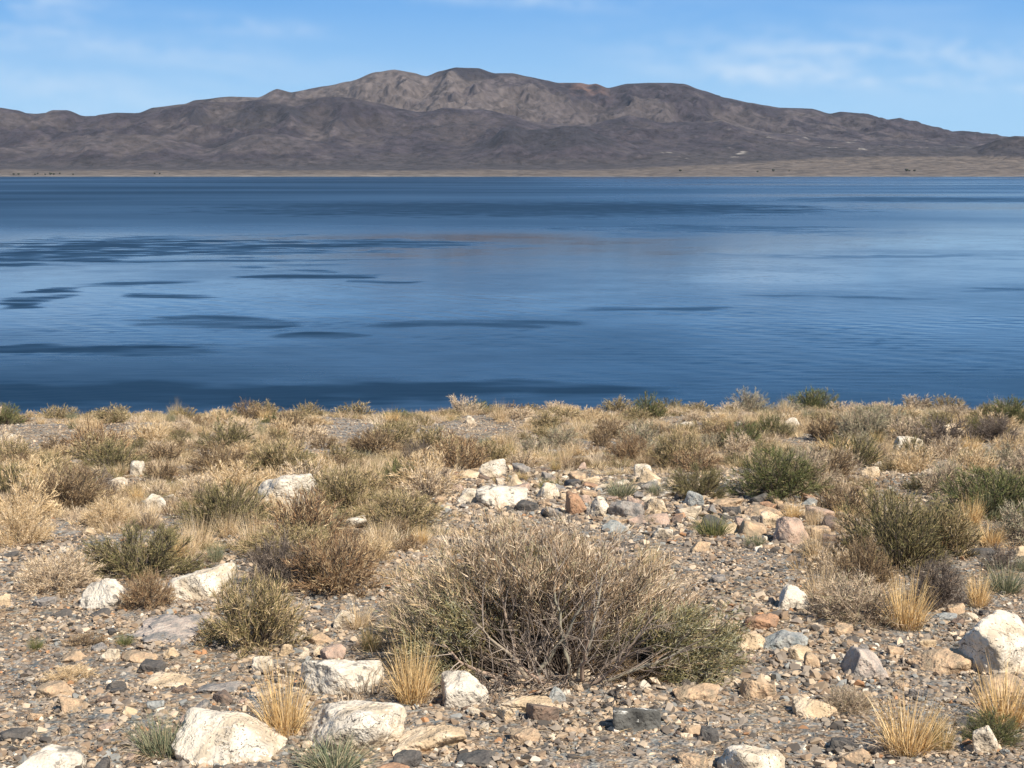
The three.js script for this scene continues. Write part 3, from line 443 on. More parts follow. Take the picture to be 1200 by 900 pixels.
shrub('olive', 818, 586, 78, 42, 'olive brush-like shrub at the upper rim of the stone heap');
shrub('russet', 738, 543, 56, 36, 'dark rust-brown rounded shrub above the round white rock', 'the rust-brown rounded shrub');
shrub('mixed', 795, 550, 72, 46, 'yellow-olive shrub beside the rust-brown rounded shrub');
shrub('olive', 1050, 672, 132, 100, 'tall ragged olive shrub with a dark hollow below', 'the tall ragged olive shrub');
shrub('brown', 1012, 690, 70, 62, 'brown lower shoots at the foot of the tall ragged olive shrub');
shrub('mixed', 1105, 655, 90, 68, 'yellowish straggling shrub beside the tall ragged olive shrub');
shrub('green', 1158, 612, 130, 66, 'broad dark green shrub with dead twigs at its foot', 'the broad dark green shrub');
shrub('dead', 1098, 716, 66, 62, 'dark bare-twigged shrub behind the tall golden tussock');
shrub('dusty', 1005, 735, 120, 62, 'grey straggly shrub in front of the tall ragged olive shrub', 'the grey straggly shrub');
shrub('brown', 995, 660, 40, 34, 'dark shoots beside the row of tan stones');
shrub('sage', 1012, 522, 70, 46, 'upright grey sage shrub on the open gravel bench', 'the upright sage shrub');
shrub('sage', 1040, 512, 50, 40, 'dark grey sage shrub leaning on the upright sage');
shrub('green', 950, 483, 76, 28, 'smooth green dome-shaped shrub on the bank edge above the lake', 'the smooth green dome shrub');
shrub('sage', 879, 481, 58, 24, 'grey-green flat-topped shrub on the bank edge beside the green dome');
shrub('green', 760, 492, 44, 32, 'dark green knobby shrub standing up from the bank edge', 'the dark green knobby shrub');
shrub('green', 902, 508, 34, 24, 'small vivid green shrub on the gravel bench', 'the small vivid shrub');
shrub('green', 9, 498, 34, 26, 'green shrub on the bank edge beside open grey gravel', 'the gravel-side green shrub');
shrub('dead', 1166, 520, 56, 34, 'purplish bare shrub near the bank edge', 'the purplish bare shrub');
shrub('green', 1186, 500, 60, 34, 'leafy green shrub on the bank edge beside the purplish bare shrub');
shrub('straw', 24, 640, 78, 52, 'large soft straw mound behind the pale fanned shrub');
shrub('straw', 128, 618, 66, 34, 'pale silvery twig clump touching the broad olive-brown shrub');
shrub('brown', 100, 760, 50, 16, 'low brown dried-up cushion between two green tufts');
shrub('straw', 82, 800, 60, 18, 'flat straw wisp over the gravel');
shrub('green', 1162, 874, 66, 40, 'leafy dark green clump under golden grass');
shrub('dusty', 995, 838, 60, 34, 'wispy grey dry plant beside the cream rock');
shrub('dead', 1172, 668, 44, 30, 'dead grey twig clump by the slate stones');
shrub('brown', 742, 800, 80, 26, 'dead brown undergrowth at the foot of the great shrub');
shrub('dusty', 480, 760, 92, 70, 'dusty twig mass spreading over the golden tussock');
tuft('gold', 1062, 742, 66, 78, 'tall golden tussock in front of the dark bare-twigged shrub', 'the tall golden tussock');
tuft('gold', 1146, 714, 36, 52, 'narrow golden tussock behind the big cream boulder');
tuft('gold', 1062, 890, 92, 84, 'wide golden tussock with a brown dead heart', 'the wide golden tussock');
tuft('mix', 1102, 884, 40, 56, 'small yellow-green tussock leaning on the wide golden tussock');
tuft('gold', 1174, 858, 84, 86, 'golden grass over a leafy green clump');
tuft('gold', 333, 868, 74, 100, 'tall golden tussock between two white boulders', 'the boulder-flanked tussock');
tuft('gold', 484, 828, 70, 86, 'stiff golden tussock against the great shrub', 'the stiff golden tussock');
tuft('green', 192, 894, 92, 62, 'blue-green soft tussock behind a white boulder', 'the blue-green soft tussock');
tuft('green', 392, 914, 118, 48, 'grey-green wide tussock before a white boulder');
tuft('lush', 836, 632, 56, 32, 'dense dark green tussock on the stone heap', 'the dense dark tussock');
tuft('green', 884, 643, 32, 22, 'little grey-green tussock below the dense dark tussock');
tuft('lush', 43, 763, 24, 20, 'tiny green tussock on open gravel');
tuft('lush', 147, 758, 26, 18, 'tiny green tussock by the flat grey slab');
tuft('lush', 640, 0 + 575, 26, 18, 'tiny dark green tussock among the white heap stones');
tuft('lush', 762, 616, 20, 15, 'tiny green tussock wedged between heap stones');
tuft('green', 1178, 698, 56, 46, 'green-bladed tussock behind the big cream boulder');
tuft('green', 728, 586, 46, 30, 'pale green grass clump among the heap stones');
tuft('green', 770, 584, 36, 22, 'bluish low grass clump among the heap stones');
tuft('gold', 930, 612, 32, 28, 'short golden tussock below the wide dark green shrub');
tuft('gold', 988, 616, 30, 28, 'short golden tussock beside a round tan stone');
tuft('gold', 1160, 642, 40, 34, 'golden tussock below the broad dark green shrub');
tuft('mix', 762, 680, 40, 52, 'yellow grass growing through the rim of the great shrub');
tuft('gold', 980, 536, 60, 26, 'golden grass clump on the slope above the white ledge rock');
tuft('gold', 1138, 532, 34, 26, 'golden grass clump near the white ledge rock');
tuft('strawgrass', 545, 765, 60, 50, 'straw grass at the corner of the great shrub');
tuft('strawgrass', 420, 740, 40, 40, 'thin straw grass behind a pink stone');

// ---------------------------------------------------------------- boulders and rocks that stand out
stone(271, 895, 138, 56, 'white', 'large smooth white boulder beside the blue-green soft tussock', { mark: 'the smooth white boulder', rough: 0.05, sharp: 9, tilt: -0.06 });
stone(52, 912, 92, 32, 'lichen', 'white boulder with layered top, partly buried in gravel', { mark: 'the layered white boulder', sharp: 14 });
stone(412, 884, 126, 60, 'white', 'peaked white boulder behind the grey-green wide tussock', { mark: 'the peaked white boulder', sharp: 10, planes: 8 });
stone(401, 816, 94, 48, 'lichen', 'blocky white boulder with a dark overhang beside the stiff golden tussock', { mark: 'the blocky white boulder', sharp: 18, planes: 6 });
stone(544, 830, 58, 44, 'lichen', 'grey-topped white boulder under the great shrub', { mark: 'the grey-topped boulder', planes: 8 });
stone(506, 882, 82, 30, 'cream', 'flat cream boulder touching the peaked white boulder', { mark: 'the flat cream boulder' });
stone(122, 714, 54, 37, 'lichen', 'pale wedge boulder beside the small russet bush', { mark: 'the pale wedge boulder', planes: 7, sharp: 20 });
stone(236, 704, 80, 38, 'white', 'long white boulder with a warm end beside the russet bush', { mark: 'the long white boulder', tilt: 0.12 });
stone(336, 600, 90, 46, 'white', 'low half-buried white boulder between two olive shrubs', { mark: 'the half-buried boulder', sharp: 22, planes: 6, deep: 0.8, seed: 1771, tilt: 0.16 });
shrub('straw', 312, 612, 60, 30, 'straw clump in front of the low half-buried boulder');
stone(184, 599, 24, 20, 'white', 'small upright white wedge in dry grass', { planes: 6, sharp: 22 });
stone(1172, 790, 92, 70, 'white', 'big cream-white boulder with a steep shaded side', { mark: 'the big cream boulder', planes: 7, sharp: 26, turn: 0.4, deep: 0.9 });
stone(1100, 790, 70, 28, 'tan', 'rounded orange-tan boulder beside the big cream boulder', { mark: 'the orange-tan boulder', sharp: 9 });
stone(1013, 794, 54, 36, 'rosy', 'pointed grey-brown pyramid rock on open gravel', { mark: 'the pyramid rock', planes: 4, sharp: 34, rough: 0.02 });
stone(880, 915, 84, 46, 'white', 'round white boulder alone on fine gravel', { mark: 'the round white boulder', sharp: 8 });
stone(930, 715, 42, 30, 'lichen', 'white rock with grey cap below the row of tan stones', { mark: 'the grey-capped white rock', planes: 8 });
stone(893, 738, 42, 20, 'orange', 'vivid rust-orange stone beside the white slab', { mark: 'the rust-orange stone' });
stone(880, 762, 50, 22, 'cream', 'cream slab below the rust-orange stone');
stone(916, 762, 56, 22, 'blue', 'blue-grey slab below the rust-orange stone', { planes: 7, sharp: 24 });
stone(816, 824, 56, 21, 'tan', 'long orange-tan rock at the foot of the great shrub', { mark: 'the long orange-tan rock', sharp: 9 });
stone(888, 820, 46, 26, 'tan', 'tan broken rock above the round white boulder');
stone(747, 859, 60, 34, 'streaked', 'dark grey rock with white streaks on fine gravel', { mark: 'the streaked grey rock', planes: 6, sharp: 24 });
stone(616, 836, 64, 18, 'cream', 'flat pale slab at the foot of the great shrub', { mark: 'the flat pale slab' });
stone(636, 848, 40, 26, 'brown', 'angular brown block against the flat pale slab', { planes: 4, sharp: 36, rough: 0.02 });
stone(652, 826, 24, 22, 'blue', 'speckled blue-white stone on the flat pale slab');
stone(955, 842, 50, 22, 'cream', 'cream rock with a dark pebble beside it', { mark: 'the cream rock' });
stone(1170, 818, 70, 28, 'tan', 'flat tan boulder under the big cream boulder');
stone(1152, 884, 30, 36, 'white', 'upright white rock with a dark split side', { planes: 5, sharp: 26 });
stone(615, 872, 36, 18, 'tan', 'tan flat stone on gravel before the great shrub');
stone(196, 754, 100, 8, 'rosy', 'flat grey outcrop flush with the gravel', { mark: 'the flat grey outcrop', sharp: 10, deep: 1.5, rough: 0.16 });
stone(588, 594, 62, 26, 'lichen', 'long white boulder at the end of the stone heap', { mark: 'the long heap boulder', sharp: 10 });
stone(553, 590, 34, 18, 'white', 'white stone touching the long heap boulder');
stone(642, 586, 28, 20, 'white', 'white stone beside a tiny dark green tussock');
stone(617, 600, 32, 14, 'dark', 'dark flat stone under the white heap stones');
stone(676, 604, 27, 29, 'orange', 'upright rust-orange rock in the stone heap', { mark: 'the orange heap rock', planes: 6, sharp: 26 });
stone(700, 606, 28, 26, 'white', 'white block beside the upright orange heap rock');
stone(575, 560, 38, 24, 'white', 'white rock at the top of the stone heap');
stone(611, 556, 22, 14, 'grey', 'grey-white rock behind the top of the heap');
stone(753, 560, 21, 18, 'white', 'round white rock below the rust-brown rounded shrub', { mark: 'the round white rock', sharp: 7, planes: 5 });
stone(735, 608, 42, 24, 'grey', 'slanting grey slab in the stone heap', { planes: 5, sharp: 30, tilt: 0.3 });
stone(768, 602, 30, 20, 'cream', 'pale pointed stone in the stone heap', { planes: 5, sharp: 28, tilt: 0.3 });
stone(760, 618, 50, 14, 'pink', 'pinkish flat stone in the stone heap');
stone(812, 594, 28, 20, 'blue', 'blue-black stone at the rim of the stone heap');
stone(722, 626, 36, 17, 'blue', 'slate-blue slab at the front of the stone heap', { mark: 'the slate-blue slab' });
stone(776, 632, 24, 14, 'white', 'small white stone at the front of the stone heap');
stone(850, 596, 44, 13, 'tan', 'tan flat stone below the olive brush-like shrub');
stone(895, 608, 46, 14, 'tan', 'tan flat stone below the wide dark green shrub');
stone(928, 638, 44, 34, 'pink', 'rounded pink-tan boulder with a snout-like end', { mark: 'the pink-tan boulder', sharp: 8 });
stone(955, 634, 34, 18, 'tan', 'tan stone joined to the rounded pink-tan boulder');
stone(954, 646, 26, 16, 'cream', 'cream stone in front of the rounded pink-tan boulder');
stone(992, 618, 24, 18, 'tan', 'round tan stone by a short golden tussock', { sharp: 7 });
stone(905, 620, 30, 20, 'cream', 'cream block behind the rounded pink-tan boulder');
stone(820, 648, 28, 14, 'tan', 'tan stone below the dense dark green tussock');
stone(1064, 530, 38, 18, 'white', 'white ledge rock in pale grass below the bank edge', { mark: 'the white ledge rock' });
stone(1062, 540, 22, 10, 'cream', 'cream chip below the white ledge rock');
stone(1098, 562, 34, 14, 'cream', 'cream rock behind the broad dark green shrub');
stone(1018, 560, 26, 14, 'cream', 'cream rock among dusty grass', { mark: 'the grass-bound cream rock' });
stone(1118, 514, 36, 18, 'cream', 'cream layered rock near the bank edge', { mark: 'the layered cream rock' });
stone(1060, 508, 18, 14, 'cream', 'small cream rock beside the upright grey sage shrub');
stone(928, 502, 22, 14, 'white', 'white rock under the smooth green dome shrub', { mark: 'the dome-side white rock' });
stone(967, 499, 10, 8, 'white', 'tiny white cube-like stone on the gravel bench');
stone(738, 508, 18, 12, 'white', 'white rock below the dark green knobby shrub');
stone(808, 503, 22, 9, 'white', 'white flat rock on the gravel bench', { mark: 'the flat white rock' });
stone(551, 497, 13, 10, 'white', 'lone white stone on the bank edge', { mark: 'the lone white stone' });
stone(620, 496, 14, 8, 'cream', 'lone cream stone on the bank edge', { mark: 'the lone cream stone' });
stone(8, 518, 20, 12, 'white', 'white stone on open grey gravel near the bank edge');
stone(162, 558, 20, 18, 'white', 'white stone standing in straw grass', { mark: 'the standing white stone' });
stone(138, 570, 26, 10, 'white', 'white flat stone in straw grass');
stone(88, 777, 30, 14, 'tan', 'tan stone between two tiny green tussocks', { mark: 'the tussock-side tan stone' });
stone(130, 775, 22, 16, 'white', 'white stone with a dark lower half', { planes: 5, sharp: 24 });
stone(164, 778, 42, 14, 'tan', 'orange-tan slab beside the white and dark stone');
stone(200, 772, 20, 14, 'cream', 'cream stone beside the orange-tan slab');
stone(194, 806, 62, 12, 'cream', 'long thin cream slab on gravel', { mark: 'the long thin cream slab' });
stone(68, 818, 46, 18, 'tan', 'flat tan slab on open gravel', { mark: 'the flat tan slab' });
stone(258, 814, 52, 13, 'grey', 'log-shaped grey and tan stone', { mark: 'the log-shaped stone', sharp: 8 });
stone(183, 834, 20, 14, 'blue', 'pale blue stone behind the blue-green soft tussock');
stone(153, 840, 16, 12, 'cream', 'cream pebble behind the blue-green soft tussock');
stone(118, 724, 24, 10, 'dark', 'black stone in front of the pale wedge boulder');
stone(72, 724, 26, 10, 'dark', 'black stone below the pale fanned shrub');
stone(52, 712, 26, 12, 'grey', 'grey stone below the pale fanned shrub');
stone(4, 712, 18, 16, 'cream', 'cream stone on open gravel beside the pale fanned shrub');
stone(10, 655, 20, 8, 'dark', 'black flat stone below the straw mound');
stone(376, 756, 34, 16, 'tan', 'orange-tan stone between the tan olive shrub and the great shrub');
stone(390, 774, 30, 18, 'pink', 'pink wedge stone behind the blocky white boulder');
stone(309, 788, 28, 18, 'white', 'white stone under the bushy tan and olive shrub');
stone(334, 770, 18, 16, 'cream', 'small cream stone under the bushy tan and olive shrub');
stone(404, 738, 26, 22, 'white', 'white stone behind the orange-tan stone');
stone(410, 620, 44, 16, 'white', 'chalky slab behind the golden russet shrub');
stone(240, 862, 18, 12, 'dark', 'dark stone beside the large smooth white boulder');
stone(138, 810, 26, 14, 'dark', 'dark angular stone by the long thin cream slab');
stone(178, 790, 30, 16, 'dark', 'dark angular stone above the long thin cream slab', { planes: 5, sharp: 26 });
stone(140, 816, 22, 12, 'dark', 'dark round stone by the long thin cream slab');
stone(20, 870, 36, 16, 'dark', 'dark slab behind the layered white boulder');
stone(1120, 722, 24, 14, 'tan', 'tan stone behind the big cream boulder');
stone(1106, 728, 30, 10, 'blue', 'slate chip behind the big cream boulder');
stone(1050, 770, 20, 14, 'tan', 'tan stone beside the pyramid rock');
stone(1150, 655, 30, 12, 'dark', 'dark slate stone behind the golden tussock');
stone(1194, 652, 18, 12, 'cream', 'cream chip beside the dark slate stone');
stone(1085, 760, 24, 12, 'cream', 'cream stone behind the orange-tan boulder');
stone(950, 782, 20, 18, 'tan', 'round tan stone by the cream rock', { sharp: 7 });
stone(988, 880, 34, 16, 'dark', 'dark slab beside the wide golden tussock');
stone(1000, 896, 44, 18, 'tan', 'tan slab at the foot of the wide golden tussock');
stone(832, 872, 22, 20, 'dark', 'dark angular stone behind the round white boulder', { planes: 4, sharp: 30 });
stone(812, 864, 26, 14, 'tan', 'tan chip beside the streaked grey rock');
stone(672, 862, 30, 12, 'tan', 'tan split stone before the flat pale slab');
stone(560, 898, 50, 14, 'dark', 'dark slab before the flat cream boulder');
stone(478, 902, 34, 22, 'dark', 'dark round stone before the peaked white boulder', { sharp: 8 });
stone(460, 908, 40, 14, 'orange', 'rusty flat stone before the peaked white boulder');

// ---------------------------------------------------------------- scattered individuals, labelled by what they stand beside
landmarks.push([onGround(80, 510), 'the open grey gravel'], [onGround(320, 498), 'the bank edge'], [onGround(600, 494), 'the bank edge'], [onGround(1100, 488), 'the bank edge'], [onGround(150, 495), 'the bank edge'], [onGround(440, 520), 'the grey gravel patch'], [onGround(640, 600), 'the stone heap'], [onGround(700, 620), 'the stone heap'], [onGround(850, 610), 'the stone heap']);
const beside = (x, z) => { const near = []; for (const [p, t] of landmarks) near.push([(p.x - x) ** 2 + (p.z - z) ** 2, t]); near.sort((a, b) => a[0] - b[0]); const one = near[0][1], two = near.find((q) => q[1] !== one)[1]; return [one, two].sort().join(' and '); };
const clearOf = (x, z, r, f = 0.8) => !footprints.some(([a, b, w, d]) => Math.abs(a - x) < w + r * f && Math.abs(b - z) < d + r * f);
{
  const r = rng(4242); let made = 0;
  const words = { straw: 'straw shrub', pale: 'pale shrub', mixed: 'yellowish shrub', brown: 'brown shrub', russet: 'russet shrub', olive: 'olive shrub', green: 'green shrub', sage: 'sage shrub', dusty: 'dusty shrub', dead: 'leafless shrub' };
  for (let tries = 0; tries < 12000 && made < 530; tries++) {
    const d = 8.4 + Math.pow(r(), 0.8) * 12.4, x = (r() * 2 - 1) * (0.345 * d + 1.3), z = -d, y = land(x, z), [px, py] = toPixel(new THREE.Vector3(x, y, z));
    if (py > 700) continue;
    const bare = bareness(px, py); if (r() < bare * 0.95) continue;
    if (py > 640 && r() < 0.75) continue;
    const W = (0.20 + 0.42 * Math.pow(r(), 1.5)) * (d > 16.5 ? 0.9 : 1);
    if (px > 520 && px < 960 && py > 552 && py < 650) continue;                    // the stone heap stays open
    if (plantSpots.some(([a, b, c]) => (a - x) ** 2 + (b - z) ** 2 < ((c + W * 0.5) * (d > 15.5 ? 0.62 : 0.70)) ** 2) || !clearOf(x, z, W * 0.5)) continue;
    const q = r(), zone = px < 480 ? 0 : px < 840 ? 1 : 2;
    const table = [[['straw', .31], ['pale', .12], ['mixed', .19], ['brown', .14], ['russet', .09], ['olive', .10], ['green', .03], ['dead', .02]], [['straw', .24], ['pale', .14], ['mixed', .17], ['brown', .09], ['russet', .12], ['olive', .08], ['sage', .10], ['dusty', .06]], [['straw', .16], ['pale', .12], ['mixed', .14], ['dusty', .16], ['sage', .15], ['olive', .09], ['green', .07], ['brown', .07], ['dead', .04]]][zone].slice(); if (d > 17) table.unshift(['mixed', .16], ['green', .10], ['olive', .06]);
    let acc = 0, kind = table[0][0]; for (const [k, p] of table) { acc += p; if (q < acc) { kind = k; break; } }
    const H = W * (d > 16.5 ? 0.30 + 0.18 * r() : 0.40 + 0.24 * r()), what = words[kind], mark = beside(x, z), flat = H / W < (d > 16.5 ? 0.39 : 0.52) ? 'flattish' : 'rounded', big = W > 0.48 ? 'broad' : W > 0.36 ? 'sizeable' : W > 0.27 ? 'small' : 'tiny';
    plantShrub(kind, { x, y: y - 0.01, z, W, H }, `${big} ${flat} ${what} near ${mark}`, `${what}s near ${mark}`, r() * 6.28, false); made++;
  }
  let n = 0;
  for (let tries = 0; tries < 3000 && n < 190; tries++) {
    const d = 5.2 + r() * 13, x = (r() * 2 - 1) * (0.34 * d + 1.2), z = -d, y = land(x, z), [px, py] = toPixel(new THREE.Vector3(x, y, z));
    if (r() < bareness(px, py) * 0.93 || !clearOf(x, z, 0.06) || (py > 690 && r() < 0.8)) continue;
    if (px > 520 && px < 960 && py > 552 && py < 650 && r() < 0.8) continue;
    const kind = r() < 0.55 ? 'strawgrass' : r() < 0.35 ? 'gold' : r() < 0.5 ? 'mix' : 'green', W = 0.12 + 0.14 * r(), mark = beside(x, z), what = { strawgrass: 'straw', gold: 'golden', mix: 'yellow-green', green: 'grey-green' }[kind];
    plantTuft(kind, { x, y, z, W, H: W * (0.6 + 0.5 * r()) }, `small ${what} tuft near ${mark}`, `${what} grass tufts near ${mark}`, r() * 6.28); n++;
  }
}
{
  const r = rng(777), kinds = ['white', 'cream', 'tan', 'pink', 'grey', 'dark', 'brown', 'blue', 'orange'], weight = [0.14, 0.18, 0.20, 0.12, 0.12, 0.11, 0.08, 0.03, 0.02];
  const words = { white: 'white', cream: 'cream', tan: 'tan', pink: 'pinkish', grey: 'grey', dark: 'dark', brown: 'brown', blue: 'slate-blue', orange: 'rust-orange' };
  const set = []; for (let k = 0; k < 14; k++) set.push(finishStone(stoneShape(5000 + k, 7, 4 + k % 5, 26 + (k % 4) * 8, 0.05), 0.12));
  let n = 0;
  for (let tries = 0; tries < 9000 && n < 300; tries++) {
    const heap = n < 150; let x, z;
    if (heap) { const u = r(), px = 515 + 470 * u, py = 560 + 50 * u * 0.9 + 52 * (r() - 0.35) ; const p = onGround(px, py); x = p.x; z = p.z; }
    else { const d = 4.9 + Math.pow(r(), 1.7) * 12; x = (r() * 2 - 1) * 0.34 * d; z = -d; }
    const y = land(x, z), [px, py] = toPixel(new THREE.Vector3(x, y, z)); if (!heap && (r() > 0.25 + bareness(px, py) || px < -5 || px > 1205)) continue;
    const W = heap ? 0.06 + 0.13 * Math.pow(r(), 1.5) : 0.035 + 0.085 * Math.pow(r(), 2.0); if (!clearOf(x, z, W * 0.5, 0.7) || plantSpots.some(([a, b, c]) => (a - x) ** 2 + (b - z) ** 2 < (c * 0.55) ** 2)) continue;
    let q = r(), kind = 'tan'; for (let k = 0; k < kinds.length; k++) { q -= weight[k]; if (q <= 0) { kind = kinds[k]; break; } }
    const mark = beside(x, z), m = mesh(numbered('stone'), set[Math.floor(r() * set.length)], STONE[kind]), H = W * (0.45 + 0.4 * r());
    m.position.set(x, y + H * 0.16, z); m.rotation.set((r() - .5) * .5, r() * 6.28, (r() - .5) * .5); m.scale.set(W, H, W * (0.6 + 0.4 * r()));
    m.userData = { label: `loose ${words[kind]} stone near ${mark}`, category: 'stone', group: `${words[kind]} stones near ${mark}` }; scene.add(m); n++; footprints.push([x, z, W * 0.35, W * 0.3]);
  }
}

// ---------------------------------------------------------------- what nobody could count: gravel, dry grass, twig litter
{
  const r = rng(31), pal = [[0.10, 0.088, 0.078, 2.6], [0.235, 0.195, 0.16, 3.2], [0.33, 0.28, 0.23, 3], [0.31, 0.225, 0.155, 3], [0.46, 0.355, 0.25, 3.6], [0.58, 0.47, 0.35, 2], [0.64, 0.58, 0.49, 0.6], [0.42, 0.23, 0.12, 0.3], [0.27, 0.275, 0.265, 0.9]];
  const shapesG = []; for (let k = 0; k < 5; k++) { const pts = []; for (let n = 0; n < 11; n++) { const z = r() * 2 - 1, a = r() * 6.283, s = Math.sqrt(1 - z * z), q = 0.40 + 0.16 * r(); pts.push(new THREE.Vector3(s * Math.cos(a) * q, z * q * 0.85, s * Math.sin(a) * q)); } shapesG.push(new ConvexGeometry(pts)); }
  const place = shapesG.map(() => []), M = new THREE.Matrix4(), Q = new THREE.Quaternion(), E = new THREE.Euler();
  const put = (x, z, s) => place[Math.floor(r() * 5)].push([x, land(x, z), z, s, pick(r, pal)]);
  for (let k = 0; k < 150000; k++) { const d = 3.4 + Math.pow(r(), 0.85) * 7.6, x = (r() * 2 - 1) * (0.36 * d + 1.6), z = -d; put(x, z, 0.005 + 0.019 * Math.pow(r(), 3.2)); }
  for (let k = 0; k < 80000; k++) { const d = 3.4 + Math.pow(r(), 0.9) * 9.2, x = (r() * 2 - 1) * (0.36 * d + 1.6), z = -d, c = fbm2(x * 1.6, z * 1.6, 3, 900); if (r() > 0.5 + 1.6 * c) continue; put(x, z, 0.014 + 0.036 * Math.pow(r(), 2.2)); }
  for (let k = 0; k < 75000; k++) { const d = 10.5 + r() * 10.5, x = (r() * 2 - 1) * (0.36 * d + 1.6), z = -d; put(x, z, 0.010 + 0.024 * Math.pow(r(), 2.2)); }
  for (let k = 0; k < 6000; k++) { const u = r(), p = onGround(505 + 500 * u, 556 + 62 * u + 60 * (r() - 0.3)); put(p.x, p.z, 0.02 + 0.05 * Math.pow(r(), 1.8)); }
  for (let k = 0; k < 2600; k++) { const p = onGround(470 + 560 * r(), 560 + 345 * Math.pow(r(), 0.8)); if (clearOf(p.x, p.z, 0.02) && fbm2(p.x * 1.1, p.z * 1.1, 3, 970) > -0.12 + 0.2 * r()) put(p.x, p.z, 0.03 + 0.045 * Math.pow(r(), 1.8)); }
  for (const [x, z, w, d] of footprints) for (let n = 0; n < 30 + 260 * w; n++) { const a = r() * 6.283, q = 0.95 + 0.5 * r() * r() + 0.02; put(x + Math.cos(a) * w * q, z + Math.sin(a) * d * q, 0.008 + 0.026 * Math.pow(r(), 2)); }   // grit banked up round the stones
  const gm = new THREE.MeshStandardMaterial({ roughness: 0.95, color: lin(0.93, 0.91, 0.875) }), c = new THREE.Color();
  place.forEach((list, k) => {
    const im = shade(new THREE.InstancedMesh(shapesG[k], gm, list.length)); im.name = numbered('gravel'); im.userData = { kind: 'stuff', label: 'grey and tan gravel strewn over the whole slope', category: 'gravel', group: 'gravel on the slope' };
    list.forEach(([x, y, z, s, col], n) => { Q.setFromEuler(E.set((r() - .5) * 0.9, r() * 6.28, (r() - .5) * 0.9)); M.compose(new THREE.Vector3(x, y + s * 0.12, z), Q, new THREE.Vector3(s * (0.8 + 0.6 * r()), s * (0.5 + 0.45 * r()), s)); im.setMatrixAt(n, M); im.setColorAt(n, c.setRGB(...col)); });
    scene.add(im);
  });
  const white = [[0.9, 0.9, 0.9], [0.7, 0.7, 0.7]], low = [0, 1, 2].map((k) => tuftShape(8100 + k, { colours: white, n: 70, R: 0.085, H: 0.10, w: 0.0048, root: 0.9, droop: 0.1 }));
  const spots = low.map(() => []), hay = [...PAL.straw.map((q) => [...q, 1.6]), ...PAL.pale.map((q) => [...q, 1.8]), ...PAL.brown.map((q) => [...q, 0.6]), ...PAL.yellowolive.map((q) => [...q, 0.7]), ...PAL.dusty.map((q) => [...q, 0.7])];
  for (let k = 0; k < 26000; k++) {
    const d = 5 + Math.pow(r(), 0.75) * 16, x = (r() * 2 - 1) * (0.36 * d + 1.6), z = -d, y = land(x, z), [px, py] = toPixel(new THREE.Vector3(x, y, z)), g = fbm2(x * 0.9, z * 0.9, 3, 950);
    const heap = px > 500 && px < 980 && py > 548 && py < 700, cover = smooth(690, 610, py) * (heap ? 0.07 : 1);
    if (r() > clamp(cover * (0.36 + 1.8 * g) + 0.04) * (1 - 0.9 * bareness(px, py))) continue; if (!clearOf(x, z, 0.03)) continue;
    const s = 0.4 + 0.7 * r(); spots[Math.floor(r() * 3)].push([x, y, z, s, pick(r, hay)]);
  }
  spots.forEach((list, k) => {
    const im = shade(new THREE.InstancedMesh(low[k], plantMat, list.length)); im.name = numbered('dry_grass'); im.userData = { kind: 'stuff', label: 'short dry grass covering the ground between the shrubs', category: 'grass', group: 'dry grass on the slope' };
    list.forEach(([x, y, z, s, col], n) => { Q.setFromEuler(E.set(0, r() * 6.28, 0)); M.compose(new THREE.Vector3(x, y, z), Q, new THREE.Vector3(s, s * (0.7 + 0.5 * r()), s)); im.setMatrixAt(n, M); im.setColorAt(n, c.setRGB(...col)); });
    scene.add(im);
  });
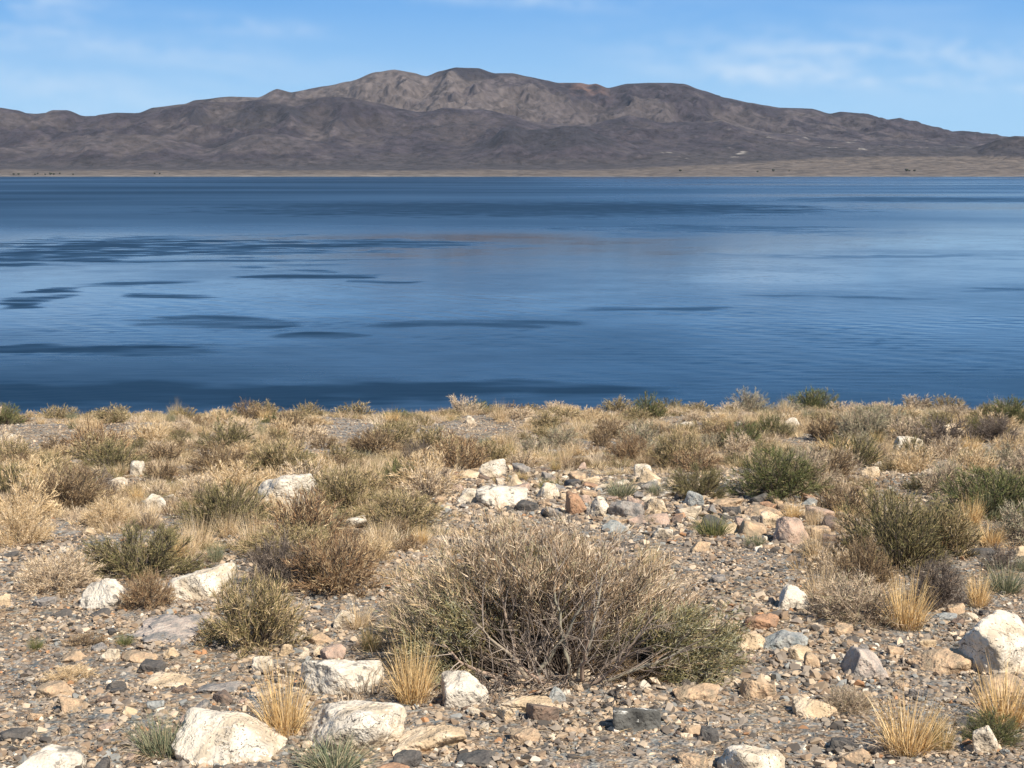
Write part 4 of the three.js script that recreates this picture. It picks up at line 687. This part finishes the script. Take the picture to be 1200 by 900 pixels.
  const B = new Blades(8300); for (let k = 0; k < 9000; k++) { const d = 4.8 + r() * 9, x = (r() * 2 - 1) * 0.35 * d, z = -d; if (fbm2(x * 2, z * 2, 3, 960) < -0.05 + 0.15 * r()) continue; const a = r() * 6.28, l = 0.015 + 0.05 * r(), y = land(x, z) + 0.006 + 0.012 * r(), e = [x + Math.cos(a) * l, y + 0.012 * (r() - 0.4), z + Math.sin(a) * l]; B.tube([[x, y, z], add([(x + e[0]) / 2, (y + e[1]) / 2, (z + e[2]) / 2], jitter(r, 0.004)), e], 0.0028, 0.0014, pick(r, [...PAL.straw, ...PAL.greywood, ...PAL.brown]), 3); }
  const lit = structure('twig_litter', B.build(), plantMat, 'dead twigs and straw littering the gravel', 'stuff');
}

// ---------------------------------------------------------------- trees far off on the opposite shore
{
  const r = rng(55), leaf = new THREE.MeshStandardMaterial({ color: lin(0.035, 0.042, 0.024), roughness: 1 }), bark = new THREE.MeshStandardMaterial({ color: lin(0.10, 0.08, 0.06), roughness: 1 });
  const crown = mergeGeometries([0, 1, 2, 3, 4, 5].map((k) => { const g = stoneShape(9500 + k, 2, 5, 8, 0.25); g.scale(0.55, 0.5, 0.55); g.translate((r() - .5) * 0.7, 0.55 + (r() - .5) * 0.35, (r() - .5) * 0.6); return finishStone(g, 1, true); })), trunk = new THREE.CylinderGeometry(0.035, 0.06, 0.4, 6); trunk.translate(0, 0.18, 0);
  const rows = [[16, 204, 3], [22, 204, 3], [41, 204, 2.5], [44, 203, 2.5], [53, 204, 2.5], [59, 204, 4], [63, 204, 3], [70, 203, 2.5], [86, 204, 2.5], [181, 203, 2.5], [187, 203, 2.5], [797, 200, 3.5], [888, 201, 3], [906, 200, 4], [925, 200, 2], [1062, 200, 4.5], [1066, 200, 3], [1072, 200, 3.5]];
  for (const [px, py, w] of rows) {
    let d = SHORE + 40, x = 0, y = 0; for (; d < SHORE + 1500; d += 12) { const q = ray(px, py + 1.2), t = d / -q.z; x = q.x * t; y = far(x, d)[0]; if (EYE + q.y * t <= y) break; }
    const s = w / FPX * d, t = thing('shore_tree', px < 300 ? 'dark tree speck in the row on the sandy far shore' : 'lone dark tree speck on the far plain below the mountains', 'tree', px < 300 ? 'trees in the far shore row' : 'lone trees on the far plain');
    mesh('trunk', trunk, bark, t); mesh('crown', crown, leaf, t); t.position.set(x, y, -d); t.scale.set(s, s * 0.85, s); t.rotation.y = r() * 6;
  }
}
renderer.render(scene, camera);
